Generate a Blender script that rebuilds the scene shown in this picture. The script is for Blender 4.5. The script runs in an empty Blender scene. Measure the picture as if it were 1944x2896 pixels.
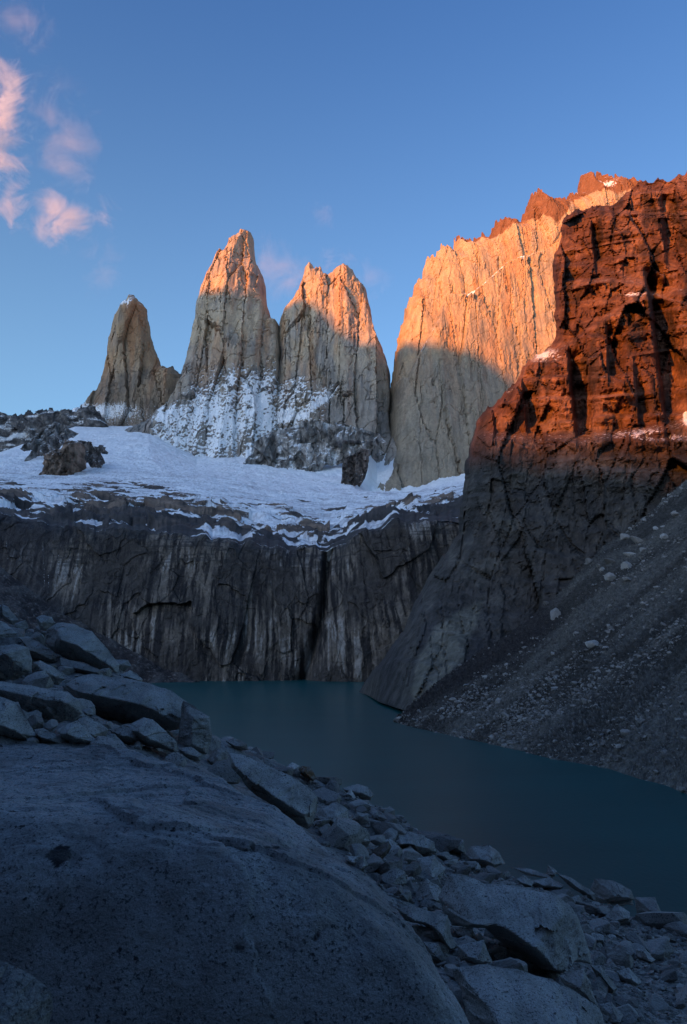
import bpy, math, random
import numpy as np

# ------------------------------------------------------------------ camera, sky, sun, exposure
SC = bpy.context.scene
COL = SC.collection
F, CX, CY = 2214.0, 972.0, 1448.0          # focal length and centre of the picture, in its own pixels
PITCH = math.radians(10.2)
H = 25.0                                    # eye above the lake
cam_d = bpy.data.cameras.new('camera')
cam = bpy.data.objects.new('camera', cam_d); COL.objects.link(cam)
cam.location = (0, 0, H); cam.rotation_euler = (math.radians(90) + PITCH, 0, 0)
cam_d.sensor_fit = 'VERTICAL'; cam_d.sensor_height = 36.0; cam_d.lens = 36.0 * F / 2896.0
cam_d.clip_start = 0.1; cam_d.clip_end = 60000
SC.camera = cam

SUN_AZ = math.radians(41)                   # direction the light travels, from +y towards +x
SUN_EL = math.radians(13)
world = bpy.data.worlds.new('World'); SC.world = world; world.use_nodes = True
wn = world.node_tree.nodes; wl = world.node_tree.links
bg = wn['Background']
sky = wn.new('ShaderNodeTexSky'); sky.sky_type = 'NISHITA'; sky.sun_disc = False
sky.sun_elevation = SUN_EL
sky.sun_rotation = SUN_AZ + math.pi
sky.altitude = 900; sky.air_density = 1.0; sky.dust_density = 6.0; sky.ozone_density = 6.3
wl.new(sky.outputs[0], bg.inputs[0]); bg.inputs[1].default_value = 0.15
# pale air near the horizon, all the way round
bg2 = wn.new('ShaderNodeBackground'); bg2.inputs[0].default_value = (0.90, 1.22, 0.5, 1)
wtc = wn.new('ShaderNodeTexCoord'); wsx = wn.new('ShaderNodeSeparateXYZ'); wl.new(wtc.outputs['Generated'], wsx.inputs[0])
wmr = wn.new('ShaderNodeMapRange'); wmr.interpolation_type = 'SMOOTHSTEP'
for i_, v_ in enumerate((0.08, 0.78, 0.094, 0.0)): wmr.inputs[i_ + 1].default_value = v_
wl.new(wsx.outputs['Z'], wmr.inputs[0]); wl.new(wmr.outputs[0], bg2.inputs[1])
wad = wn.new('ShaderNodeAddShader'); wl.new(bg.outputs[0], wad.inputs[0]); wl.new(bg2.outputs[0], wad.inputs[1]); wl.new(wad.outputs[0], wn['World Output'].inputs[0])
sd = bpy.data.lights.new('sun', 'SUN'); sd.energy = 5.0; sd.angle = math.radians(0.4); sd.color = (1.0, 0.30, 0.02)
sun = bpy.data.objects.new('sun', sd); COL.objects.link(sun)
sun_dir = np.array([math.sin(SUN_AZ) * math.cos(SUN_EL), math.cos(SUN_AZ) * math.cos(SUN_EL), -math.sin(SUN_EL)])
from mathutils import Vector
sun.rotation_euler = Vector(sun_dir).to_track_quat('-Z', 'Y').to_euler()
sun.location = (-300, -300, 400)
SC.view_settings.view_transform = 'Standard'; SC.view_settings.look = 'None'
SC.view_settings.exposure = 0.85; SC.view_settings.gamma = 1.0

# ------------------------------------------------------------------ numeric helpers
RNG = np.random.default_rng(7)
f32 = np.float32
_G = np.array([(1,1,0),(-1,1,0),(1,-1,0),(-1,-1,0),(1,0,1),(-1,0,1),(1,0,-1),(-1,0,-1),
               (0,1,1),(0,-1,1),(0,1,-1),(0,-1,-1),(1,1,0),(-1,1,0),(0,-1,1),(0,-1,-1)], f32)

def perlin(p, seed=0):
    p = np.asarray(p, np.float64)
    i = np.floor(p).astype(np.int64); f = (p - i).astype(f32)
    w = f * f * f * (f * (f * 6 - 15) + 10)
    i = i.astype(np.uint32)
    out = np.zeros(len(p), f32)
    for dx in (0, 1):
        for dy in (0, 1):
            for dz in (0, 1):
                n = (i[:, 0] + np.uint32(dx)) * np.uint32(374761393) + (i[:, 1] + np.uint32(dy)) * np.uint32(668265263) \
                    + (i[:, 2] + np.uint32(dz)) * np.uint32(2246822519) + np.uint32(seed * 3266489917 & 0xffffffff)
                n = (n ^ (n >> np.uint32(13))) * np.uint32(1274126177)
                n = (n ^ (n >> np.uint32(15))) * np.uint32(2654435761)
                g = _G[(n >> np.uint32(24)) & np.uint32(15)]
                d = g[:, 0] * (f[:, 0] - dx) + g[:, 1] * (f[:, 1] - dy) + g[:, 2] * (f[:, 2] - dz)
                d *= (w[:, 0] if dx else 1 - w[:, 0]); d *= (w[:, 1] if dy else 1 - w[:, 1]); d *= (w[:, 2] if dz else 1 - w[:, 2])
                out += d
    return out

def fbm(p, octv=4, gain=0.5, seed=0):
    p = np.asarray(p, np.float64); o = np.zeros(len(p), f32); a = 1.0; s = 1.0
    for k in range(octv):
        o += a * perlin(p * s + 17.3 * k, seed + k); a *= gain; s *= 2.03
    return o

def ridged(p, octv=3, gain=0.5, seed=0):
    p = np.asarray(p, np.float64); o = np.zeros(len(p), f32); a = 1.0; s = 1.0
    for k in range(octv):
        o += a * (1 - 2 * np.abs(perlin(p * s + 9.7 * k, seed + k)) * 1.6); a *= gain; s *= 2.1
    return o

def slabs(x, y, seed=0, tilt=1.0):
    """broken rock: every cell is a tilted flat facet at its own depth (about -0.5..0.5); also the distance to the nearest crack"""
    px = np.floor(x).astype(np.int64); py = np.floor(y).astype(np.int64)
    f1 = np.full(len(x), 9.0, f32); f2 = np.full(len(x), 9.0, f32); val = np.zeros(len(x), f32)
    for dx in (-1, 0, 1):
        for dy in (-1, 0, 1):
            cx, cy = (px + dx), (py + dy)
            n = cx.astype(np.uint32) * np.uint32(374761393) + cy.astype(np.uint32) * np.uint32(668265263) + np.uint32(seed * 974634211 & 0xffffffff)
            n = (n ^ (n >> np.uint32(13))) * np.uint32(1274126177); n = (n ^ (n >> np.uint32(16))) * np.uint32(2246822519); n = n ^ (n >> np.uint32(13))
            r = [((n * np.uint32(k)) >> np.uint32(12) & np.uint32(0xffff)).astype(f32) / 65535 for k in (1, 2654435761, 1597334677, 3812015801, 958689277)]
            ox = (x - (cx + r[0])).astype(f32); oy = (y - (cy + r[1])).astype(f32); d = np.sqrt(ox * ox + oy * oy)
            v_ = r[2] - 0.5 + tilt * ((r[3] - 0.5) * 1.6 * ox + (r[4] - 0.5) * 1.6 * oy)
            near = d < f1
            f2 = np.where(near, f1, np.minimum(f2, d)); val = np.where(near, v_, val); f1 = np.where(near, d, f1)
    return val, f2 - f1

def sstep(x, a, b):
    t = np.clip((x - a) / (b - a), 0, 1); return t * t * (3 - 2 * t)

def softmin(arrs, k):
    a = np.stack(arrs); m = a.min(0)
    return m - k * np.log(np.exp(-(a - m) / k).sum(0))

def ray(u, v):
    u = np.asarray(u, float); v = np.asarray(v, float)
    up = CY - v
    return np.stack([u - CX, F * math.cos(PITCH) - up * math.sin(PITCH), F * math.sin(PITCH) + up * math.cos(PITCH)], -1)

def at(u, v, Y):
    d = ray(u, v); t = np.asarray(Y, float) / d[..., 1]
    return d * t[..., None] + np.array([0, 0, H])

def lake_at(u, v, z=0.0):
    d = ray(u, v); t = (z - H) / d[..., 2]
    return d * t[..., None] + np.array([0, 0, H])

def project(P):
    q = P - np.array([0, 0, H]); c, s = math.cos(PITCH), math.sin(PITCH)
    dep = q[:, 1] * c + q[:, 2] * s; upc = -q[:, 1] * s + q[:, 2] * c
    return CX + F * q[:, 0] / dep, CY - F * upc / dep

def D(pts):                                  # from the 1568-wide view to picture pixels
    return [(x * 1.2398, y * 1.2398) + tuple(r) for x, y, *r in pts]

def Cr(pts, s, ox, oy):                      # from an enlarged crop to picture pixels
    return [(x / s + ox, y / s + oy) for x, y in pts]

def line(pts, x):
    p = np.array(pts, float); return np.interp(x, p[:, 0], p[:, 1])

def tps(xy, z, lam=1e-3):
    xy = np.asarray(xy, float); n = len(xy)
    sc = np.ptp(xy, axis=0).max(); xs = xy / sc
    def U(r2): return np.where(r2 > 0, r2 * np.log(np.maximum(r2, 1e-12)), 0)
    K = U(((xs[:, None] - xs[None]) ** 2).sum(-1)) + lam * np.eye(n)
    Pm = np.c_[np.ones(n), xs]
    A = np.block([[K, Pm], [Pm.T, np.zeros((3, 3))]])
    w = np.linalg.solve(A, np.r_[np.asarray(z, float), 0, 0, 0])
    def ev(q):
        q = np.asarray(q, float) / sc; o = np.empty(len(q))
        for s in range(0, len(q), 100000):
            b = q[s:s + 100000]
            o[s:s + 100000] = U(((b[:, None] - xs[None]) ** 2).sum(-1)) @ w[:n] + w[n] + b @ w[n + 1:]
        return o
    return ev

def poly_dist(P, poly, use=None):
    """signed distance (inside positive) of points P to a closed polygon, and nearest outline points; `use` masks the edges that count"""
    A = np.asarray(poly, float); B = np.roll(A, -1, 0); n = len(A)
    use = np.ones(n, bool) if use is None else use
    best = np.full(len(P), 1e18); near = np.zeros((len(P), 2)); besta = np.full(len(P), 1e18)
    inside = np.zeros(len(P), bool)
    for k in range(n):
        a, b = A[k], B[k]; e = b - a; L = max(e @ e, 1e-12)
        t = np.clip(((P - a) @ e) / L, 0, 1); c = a + t[:, None] * e
        d2 = ((P - c) ** 2).sum(1)
        m = d2 < besta; besta[m] = d2[m]; near[m] = c[m]
        if use[k]:
            best = np.minimum(best, d2)
        cr = (a[1] > P[:, 1]) != (b[1] > P[:, 1])
        with np.errstate(divide='ignore', invalid='ignore'):
            xi = a[0] + (P[:, 1] - a[1]) / (b[1] - a[1] if b[1] != a[1] else 1e-12) * e[0]
        inside ^= cr & (P[:, 0] < xi)
    return inside, np.sqrt(best), np.sqrt(besta), near

def roughen(poly, use, amp, minlen, rng):
    """midpoint displacement of an outline"""
    pts, us = [np.array(p, float) for p in poly], list(use)
    for it in range(7):
        np_, nu, ch = [], [], False
        for k in range(len(pts)):
            a, b = pts[k], pts[(k + 1) % len(pts)]
            np_.append(a); nu.append(us[k])
            L = np.linalg.norm(b - a)
            if us[k] and L > minlen:
                n = np.array([-(b - a)[1], (b - a)[0]]) / L
                np_.append((a + b) / 2 + n * rng.normal() * amp * L); nu.append(us[k]); ch = True
        pts, us = np_, nu
        if not ch: break
    return np.array(pts), np.array(us)

# ------------------------------------------------------------------ object helpers
def make_mesh(name, V, Q, mat, smooth=True, attrs=None, origin=None, tris=None):
    V = np.asarray(V, np.float64)
    o0 = np.zeros(3) if origin is None else np.asarray(origin, float)
    me = bpy.data.meshes.new(name)
    me.vertices.add(len(V)); me.vertices.foreach_set('co', (V - o0).astype(f32).ravel())
    Q = np.asarray(Q, np.int32); k = Q.shape[1]
    me.loops.add(Q.size); me.loops.foreach_set('vertex_index', Q.ravel())
    me.polygons.add(len(Q)); me.polygons.foreach_set('loop_start', np.arange(0, Q.size, k, dtype=np.int32))
    me.polygons.foreach_set('loop_total', np.full(len(Q), k, np.int32))
    me.polygons.foreach_set('use_smooth', np.full(len(Q), smooth, bool))
    for an, av in (attrs or {}).items():
        av = np.asarray(av, f32)
        if av.ndim == 2:
            at_ = me.color_attributes.new(an, 'FLOAT_COLOR', 'POINT')
            at_.data.foreach_set('color', np.c_[av, np.ones(len(av), f32)].astype(f32).ravel())
        else:
            at_ = me.attributes.new(an, 'FLOAT', 'POINT'); at_.data.foreach_set('value', av)
    me.update(calc_edges=True); me.validate()
    me.materials.append(mat)
    ob = bpy.data.objects.new(name, me); ob.location = o0; COL.objects.link(ob)
    return ob

def tag(o, label=None, cat=None, group=None, kind=None):
    if label: o['label'] = label
    if cat: o['category'] = cat
    if group: o['group'] = group
    if kind: o['kind'] = kind
    return o

def grid_quads(nr, nc):
    i = np.arange(nr * nc).reshape(nr, nc)
    return np.stack([i[:-1, :-1], i[:-1, 1:], i[1:, 1:], i[1:, :-1]], -1).reshape(-1, 4)

# ------------------------------------------------------------------ materials
def nt(name):
    m = bpy.data.materials.new(name); m.use_nodes = True
    return m, m.node_tree.nodes, m.node_tree.links, m.node_tree.nodes['Principled BSDF']

def noise_node(N, L, vec, scale, detail=6, rough=0.6):
    n = N.new('ShaderNodeTexNoise'); n.inputs['Scale'].default_value = scale; n.inputs['Detail'].default_value = detail
    n.inputs['Roughness'].default_value = rough; L.new(vec, n.inputs['Vector']); return n

def mapping(N, L, vec, sc):
    m = N.new('ShaderNodeMapping'); m.inputs['Scale'].default_value = sc; L.new(vec, m.inputs['Vector']); return m.outputs[0]

def mmath(N, L, op, a, b):
    m = N.new('ShaderNodeMath'); m.operation = op
    for i, x in enumerate((a, b)):
        if isinstance(x, (int, float)): m.inputs[i].default_value = x
        else: L.new(x, m.inputs[i])
    return m.outputs[0]

def mixc(N, L, fac, a, b, mode='MIX'):
    m = N.new('ShaderNodeMix'); m.data_type = 'RGBA'; m.blend_type = mode
    for s, x in ((0, fac), (6, a), (7, b)):
        if isinstance(x, (int, float)): m.inputs[s].default_value = x
        elif isinstance(x, tuple): m.inputs[s].default_value = (*x, 1)
        else: L.new(x, m.inputs[s])
    return m.outputs[2]

def maprange(N, L, v, a, b, c, d):
    m = N.new('ShaderNodeMapRange'); m.inputs[1].default_value = a; m.inputs[2].default_value = b
    m.inputs[3].default_value = c; m.inputs[4].default_value = d; L.new(v, m.inputs[0]); return m.outputs[0]

def rock_mat(name, cell, stretch=(1, 1, 0.2), bump=0.6, contrast=0.5, snow=True, rough=0.9):
    """rock coloured by its own 'col' attribute, broken up by noise of size `cell` metres; snow where 'snow' beats the noise"""
    m, N, L, b = nt(name)
    tc = N.new('ShaderNodeTexCoord').outputs['Object']
    a = N.new('ShaderNodeAttribute'); a.attribute_name = 'col'
    mp = mapping(N, L, tc, tuple(s / cell for s in stretch))
    n1 = noise_node(N, L, mp, 1.0, 7, 0.65)
    n2 = noise_node(N, L, mapping(N, L, tc, (1 / cell,) * 3), 2.2, 5, 0.6)
    mul = maprange(N, L, n1.outputs[0], 0.3, 0.7, 1 - contrast, 1 + contrast)
    mul2 = maprange(N, L, n2.outputs[0], 0.3, 0.7, 1 - contrast * 0.5, 1 + contrast * 0.5)
    c = mixc(N, L, 1.0, a.outputs[0], mmath(N, L, 'MULTIPLY', mul, mul2), 'MULTIPLY')
    hgt = mmath(N, L, 'ADD', n1.outputs[0], mmath(N, L, 'MULTIPLY', n2.outputs[0], 0.7))
    if snow:
        s = N.new('ShaderNodeAttribute'); s.attribute_name = 'snow'
        sn = noise_node(N, L, mapping(N, L, tc, (4.0 / cell, 4.0 / cell, 3.0 / cell)), 1.0, 6, 0.72)
        fac = maprange(N, L, mmath(N, L, 'ADD', s.outputs['Fac'], mmath(N, L, 'MULTIPLY', mmath(N, L, 'SUBTRACT', sn.outputs[0], 0.5), 1.3)), 0.42, 0.60, 0, 1)
        di = N.new('ShaderNodeAttribute'); di.attribute_name = 'dirt_and_shade'
        c = mixc(N, L, fac, c, mixc(N, L, di.outputs['Fac'], (0.88, 0.89, 0.91), (0.42, 0.40, 0.42)))
    L.new(c, b.inputs['Base Color']); b.inputs['Roughness'].default_value = rough
    b.inputs['Specular IOR Level'].default_value = 0.15
    bp = N.new('ShaderNodeBump'); bp.inputs['Strength'].default_value = bump; bp.inputs['Distance'].default_value = cell * 0.9
    L.new(hgt, bp.inputs['Height']); L.new(bp.outputs[0], b.inputs['Normal'])
    return m

def split_part(ob, mask_fn, name, front=False):
    """moves the faces whose centre mask_fn(points) picks out into a part of their own under ob"""
    me = ob.data; nv, nf = len(me.vertices), len(me.polygons)
    v = np.empty(nv * 3, f32); me.vertices.foreach_get('co', v); v = v.reshape(-1, 3)
    lv = np.empty(len(me.loops), np.int32); me.loops.foreach_get('vertex_index', lv)
    ls = np.empty(nf, np.int32); me.polygons.foreach_get('loop_start', ls); lt = np.empty(nf, np.int32); me.polygons.foreach_get('loop_total', lt)
    cen = np.add.reduceat(v[lv], ls) / lt[:, None]; m_ = mask_fn(cen + np.array(ob.location))
    if front: m_[nf // 2 - 40:] = False          # the far side stays with the body
    smooth = me.polygons[0].use_smooth; a_ = {}
    for at_ in me.attributes:
        if at_.name == 'col': x = np.empty(nv * 4, f32); at_.data.foreach_get('color', x); a_['col'] = x.reshape(-1, 4)[:, :3]
        elif at_.name in ('snow', 'dirt_and_shade'): x = np.empty(nv, f32); at_.data.foreach_get('value', x); a_[at_.name] = x
    out = []
    for sel, nm in ((~m_, ob.name), (m_, name)):
        bm_q = []
        for k in (3, 4):
            f_ = np.where(sel & (lt == k))[0]
            if len(f_): q_ = lv[ls[f_][:, None] + np.arange(k)]; bm_q.append(q_ if k == 4 else np.c_[q_, q_[:, :1]])
        q_ = np.concatenate(bm_q); u_ = np.zeros(nv, bool); u_[q_.ravel()] = True; r_ = np.cumsum(u_) - 1; q_ = r_[q_]
        tri = q_[:, 0] == q_[:, 3]; m2 = bpy.data.meshes.new(nm); m2.vertices.add(int(u_.sum())); m2.vertices.foreach_set('co', v[u_].ravel())
        tot = np.where(tri, 3, 4).astype(np.int32); fl = q_[np.arange(4)[None] < tot[:, None]].astype(np.int32)
        m2.loops.add(len(fl)); m2.loops.foreach_set('vertex_index', fl); m2.polygons.add(len(q_))
        m2.polygons.foreach_set('loop_start', np.r_[0, np.cumsum(tot)[:-1]].astype(np.int32)); m2.polygons.foreach_set('loop_total', tot)
        m2.polygons.foreach_set('use_smooth', np.full(len(q_), smooth, bool))
        for an, av in a_.items():
            if av.ndim == 2: m2.color_attributes.new(an, 'FLOAT_COLOR', 'POINT').data.foreach_set('color', np.c_[av[u_], np.ones(int(u_.sum()), f32)].astype(f32).ravel())
            else: m2.attributes.new(an, 'FLOAT', 'POINT').data.foreach_set('value', av[u_])
        m2.update(calc_edges=True); m2.materials.append(me.materials[0]); out.append(m2)
    ob.data = out[0]; ch = bpy.data.objects.new(name, out[1]); COL.objects.link(ch); ch.parent = ob
    return ch

def mixcol(a, b, t):
    return np.asarray(a, float) * (1 - t)[:, None] + np.asarray(b, float) * t[:, None]

# ------------------------------------------------------------------ big rock bodies
def rock_body(name, outline, A, e1, e2, h, R, Tmax, shape, colour, mat, open_below=None, rough=0.05, seed=1, minlen=None, back=0.7, power=0.5, along=False, teeth=0.0, teeth_w=20.0, smooth=False):
    """a solid with the given outline on the plane (A, e1, e2); its thickness grows from the outline inwards and `shape` carves the faces"""
    rng = np.random.default_rng(seed)
    A, e1, e2 = (np.asarray(x, float) for x in (A, e1, e2))
    n = np.cross(e1, e2); n /= np.linalg.norm(n)
    if n[1] > 0: n = -n
    d = ray([p[0] for p in outline], [p[1] for p in outline]); C0 = np.array([0, 0, H])
    t = ((A - C0) @ n) / (d @ n); P = C0 + d * t[:, None]
    pa = np.c_[(P - A) @ e1, (P - A) @ e2]
    ob_ = open_below if open_below is not None else -1e9
    nx = np.roll(np.array([p[1] for p in outline]), -1)
    use = ~((np.array([p[1] for p in outline]) > ob_) & (nx > ob_))
    pa, use = roughen(pa, use, rough, minlen or h * 1.3, rng)
    if teeth:                                    # broken spires along the skyline
        e_ = np.roll(pa, -1, 0) - np.roll(pa, 1, 0); ori = np.sign((pa[:, 0] * np.roll(pa[:, 1], -1) - pa[:, 1] * np.roll(pa[:, 0], -1)).sum())
        upn = np.clip(-ori * -e_[:, 0] / np.maximum(np.linalg.norm(e_, axis=1), 1e-9) * 1.0, 0, 1)
        upn = np.clip(ori * -e_[:, 0] / np.maximum(np.linalg.norm(e_, axis=1), 1e-9), 0, 1)
        q_ = np.c_[pa[:, 0] / teeth_w, 0 * pa[:, 0] + seed, 0 * pa[:, 0]]
        pa = pa.copy(); pa[:, 1] += teeth * upn * use * (1.3 * np.maximum(ridged(q_, 3, 0.6, seed=seed), 0) ** 1.5 - 0.75)
    lo, hi = pa.min(0) - h, pa.max(0) + h
    ax = np.arange(lo[0], hi[0] + h, h); az = np.arange(lo[1], hi[1] + h, h)
    G = np.stack(np.meshgrid(ax, az), -1).reshape(-1, 2)
    nr, nc = len(az), len(ax)
    ins, dist, dall, near = poly_dist(G, pa, use)
    snap = ~ins
    G2 = np.where(snap[:, None], near, G)
    # points just inside the outline move onto it where a neighbour was cut off
    dist = np.where(snap, np.where(dall < 1e9, poly_dist_one(near, pa, use), 0), dist)
    Q = grid_quads(nr, nc); keep = ins[Q].any(1)
    if name == 'rock_outcrop':                   # keep the one connected body
        kg = keep.reshape(nr - 1, nc - 1); lab_ = np.zeros(kg.shape, int); best_ = (0, 0); nl_ = 0
        for r0, c0_ in zip(*np.where(kg)):
            if lab_[r0, c0_]: continue
            nl_ += 1; st_ = [(r0, c0_)]; lab_[r0, c0_] = nl_; cnt = 0
            while st_:
                r_, q_ = st_.pop(); cnt += 1
                for r2, q2_ in ((r_ + 1, q_), (r_ - 1, q_), (r_, q_ + 1), (r_, q_ - 1)):
                    if 0 <= r2 < kg.shape[0] and 0 <= q2_ < kg.shape[1] and kg[r2, q2_] and not lab_[r2, q2_]: lab_[r2, q2_] = nl_; st_.append((r2, q2_))
            best_ = max(best_, (cnt, nl_))
        keep &= (lab_ == best_[1]).ravel()
    Q = Q[keep]
    used = np.zeros(nr * nc, bool); used[Q.ravel()] = True
    idx = -np.ones(nr * nc, int); idx[used] = np.arange(used.sum())
    Q = idx[Q]; G2 = G2[used]; dist = dist[used]
    x = np.clip(dist / R, 0, 1)
    prof = (1 - (1 - x) ** 2) ** power
    base = A + G2[:, :1] * e1 + G2[:, 1:] * e2
    uv = np.stack(project(base), 1)
    rim = np.clip(dist / (R * 0.12), 0, 1)
    T = Tmax * prof + shape(G2, base, uv, dist) * rim
    T = np.where(dist <= 1e-6, 0, np.maximum(T, 0.02 * R * rim))
    nd = np.repeat(n[None], len(base), 0)
    if along:                                # a near body: thickness grows towards the eye so its rim stays sharp
        w = base - C0; nd = w / (w @ n)[:, None]
    Vf = base + nd * T[:, None]; Vb = base - n * (T * back)[:, None]
    nv = len(Vf)
    bi = np.where(dist <= 1e-6, np.arange(nv), np.arange(nv) + nv)
    Vall = np.r_[Vf, Vb]; Qb = bi[Q][:, ::-1]
    # face normals for slope-dependent colour
    nrm = np.zeros((nv, 3)); e_a = Vf[Q[:, 1]] - Vf[Q[:, 0]]; e_b = Vf[Q[:, 3]] - Vf[Q[:, 0]]
    fn = np.cross(e_a, e_b); fn /= np.maximum(np.linalg.norm(fn, axis=1), 1e-9)[:, None]
    flip = np.sign((fn @ n).mean()) or 1; fn *= flip
    for k in range(4): np.add.at(nrm, Q[:, k], fn)
    nrm /= np.maximum(np.linalg.norm(nrm, axis=1), 1e-9)[:, None]
    col, snow = colour(G2, Vf, uv, nrm, dist)
    if flip > 0: Qa = np.r_[Q, Qb]
    else: Qa = np.r_[Q[:, ::-1], Qb[:, ::-1]]
    usedv = np.zeros(len(Vall), bool); usedv[Qa.ravel()] = True
    rm = np.cumsum(usedv) - 1
    cc = np.r_[col, col][usedv]; ss = np.r_[snow, snow][usedv]
    Vu = Vall[usedv]; org = np.array([Vu[:, 0].mean(), Vu[:, 1].mean(), Vu[:, 2].min()])
    return make_mesh(name, Vu, rm[Qa], mat, smooth, {'col': cc, 'snow': ss}, org)

def poly_dist_one(P, poly, use):
    A = poly; B = np.roll(A, -1, 0); best = np.full(len(P), 1e18)
    for k in range(len(A)):
        if not use[k]: continue
        e = B[k] - A[k]; t = np.clip(((P - A[k]) @ e) / max(e @ e, 1e-12), 0, 1)
        best = np.minimum(best, ((P - A[k] - t[:, None] * e) ** 2).sum(1))
    return np.where(best < 1e-6, 0, np.sqrt(best))

def c1(p): return Cr(p, 1.613, 0, 600)
def c2(p): return Cr(p, 1.613, 972, 400)
def c4(p): return Cr(p, 1.613, 972, 1200)
def c5(p): return Cr(p, 2.24, 0, 1100)
def c6(p): return Cr(p, 1.96, 600, 1100)

M_GRANITE = rock_mat('pale_granite', 22, (1, 1, 0.22), 0.38, 0.26)
M_RED = rock_mat('red_brown_rock', 9, (1, 1, 0.45), 0.6, 0.5)
M_DARK = rock_mat('dark_schist', 16, (1, 1, 0.6), 0.8, 0.5)
M_HEAD = rock_mat('streaked_cliff_rock', 6, (1, 1, 0.3), 0.6, 0.38)
M_SNOWF = rock_mat('glacier_snow', 22, (0.5, 1, 1), 0.35, 0.35)

X1, Z1 = np.array([1., 0, 0]), np.array([0, 0, 1.])
def tilt(az, el):                            # a plane turned `az` to the right and leaning back at `el`
    e1 = np.array([math.cos(az), -math.sin(az), 0]); m = np.array([math.sin(az), math.cos(az), 0])
    return e1, m * math.cos(el) + Z1 * math.sin(el)

def tower_shape(sd, big=16, mid=8, lean=0.16, ztop=1500, bigw=85, midw=30):
    def f(G, P, uv, dist):
        a, z = G[:, 0], G[:, 1]; wob = 5 * fbm(np.c_[z / 160, a / 400, 0 * a], 2, seed=sd)
        q = lambda w, k, s: np.c_[(a + wob) / w, z / (w * k), np.full_like(a, s)]
        w2 = 5 * fbm(np.c_[a / 18, z / 30, 0 * a + sd], 3, seed=sd + 40)
        aw = a + 0.5 * wob + w2; zw = z + 3 * w2
        T = 0.4 * big * ridged(q(bigw, 9, sd), 2, seed=sd)
        v1, c1_ = slabs(aw / (bigw * 0.7), zw / (bigw * 5.5), sd, 1.0); v2, c2_ = slabs(aw / midw, zw / (midw * 6.5), sd + 1, 1.1)
        v3, c3_ = slabs(aw / (midw * 0.40), zw / (midw * 3.6), sd + 2, 1.2); v4, _ = slabs(aw / (midw * 0.5), zw / (midw * 0.7), sd + 3, 1.2)
        rough_ = sstep(fbm(np.c_[a / 70, z / 110, 0 * a + sd], 3, seed=sd + 44), -0.1, 0.4)
        T += 2.1 * big * v1 + (0.35 + 0.75 * rough_) * mid * v2 + (0.15 + 0.5 * rough_) * mid * v3 + 0.4 * mid * v4 * rough_ - 0.6 * mid * (c2_ < 0.05) * rough_ - 0.5 * big * (c1_ < 0.035)
        dg = np.abs(fbm(np.c_[(a - 0.5 * z) / 90, (z + 0.3 * a) / 160, 0 * a + sd], 3, seed=sd + 45)); T -= 0.6 * mid * (1 - sstep(dg, 0.0, 0.035))
        T += 1.2 * fbm(np.c_[a / 10, z / 20, 0 * a + sd], 4, 0.65, seed=sd + 9)
        return T + lean * np.maximum(ztop - z, 0)
    return f

def granite_col(sd, warm=0.5, greyv=None, snowfn=None, cap=None, tone3=(1, 1, 1)):
    def f(G, V, uv, nrm, dist):
        a, z = G[:, 0], G[:, 1]
        s1 = fbm(np.c_[a / 45, z / 420, 0 * a + sd], 4, 0.6, seed=sd + 30)
        s2 = fbm(np.c_[a / 90, z / 130, 0 * a + sd], 4, 0.55, seed=sd + 31)
        s3 = fbm(np.c_[a / 14, z / 260, 0 * a], 3, 0.6, seed=sd + 32)
        c = mixcol((0.45, 0.355, 0.25), (0.36, 0.31, 0.255), sstep(s2 + 0.35 * s1, -0.3, 0.45))
        c = mixcol(c, (0.46, 0.275, 0.155), sstep(s1 + warm - 0.5, 0.0, 0.55) * 0.75)
        c = mixcol(c, (0.15, 0.145, 0.145), sstep(s3, 0.22, 0.5) * sstep(s2, -0.2, 0.3) * 0.6)
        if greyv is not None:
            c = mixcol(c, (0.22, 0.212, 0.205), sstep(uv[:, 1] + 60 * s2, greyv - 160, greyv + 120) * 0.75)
        if cap is not None:
            lim = line(cap, uv[:, 0]) + 14 * s2 + 8 * s3
            c = mixcol(c, (0.20, 0.105, 0.065), sstep(lim - uv[:, 1], -5, 5))
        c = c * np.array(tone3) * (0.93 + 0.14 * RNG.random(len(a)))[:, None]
        sn = np.clip(nrm[:, 2] * 0.9 - 0.38, 0, 0.4)
        if snowfn is not None: sn = sn + snowfn(uv, nrm, s1, s2, s3)
        return c, sn
    return f

def blob(uv, x, y, rx, ry): return np.exp(-(((uv[:, 0] - x) / rx) ** 2 + ((uv[:, 1] - y) / ry) ** 2))

# -- the slim tower standing apart
o = c1([(250,1010),(330,930),(405,885),(450,815),(480,720),(492,640),(497,580),(515,520),(525,480),(545,445),(580,425),(600,392),(612,388),(640,415),(665,435),(672,450),(675,495),(685,520),(690,575),(705,620),(722,665),(740,705),(765,722),(800,720),(830,745),(848,780),(858,830),(880,1000),(880,1130),(250,1130)])
def sn_a(uv, nrm, s1, s2, s3):
    r = 0.55 * blob(uv, 340, 880, 30, 14) + 0.5 * blob(uv, 385, 875, 40, 40) * (0.6 + s3) + 0.6 * blob(uv, 320, 1180, 130, 28) + 0.5 * blob(uv, 230, 1195, 40, 25)
    return r * 0.9 + 0.3 * sstep(uv[:, 1], 1165, 1215)
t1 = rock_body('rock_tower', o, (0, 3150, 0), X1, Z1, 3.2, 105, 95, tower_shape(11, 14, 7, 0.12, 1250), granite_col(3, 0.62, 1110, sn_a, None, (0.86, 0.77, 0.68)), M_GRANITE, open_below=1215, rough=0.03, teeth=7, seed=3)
tag(t1, 'shaded slim rock tower standing apart with a snow-dusted blunt tip', 'rock tower')

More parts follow.
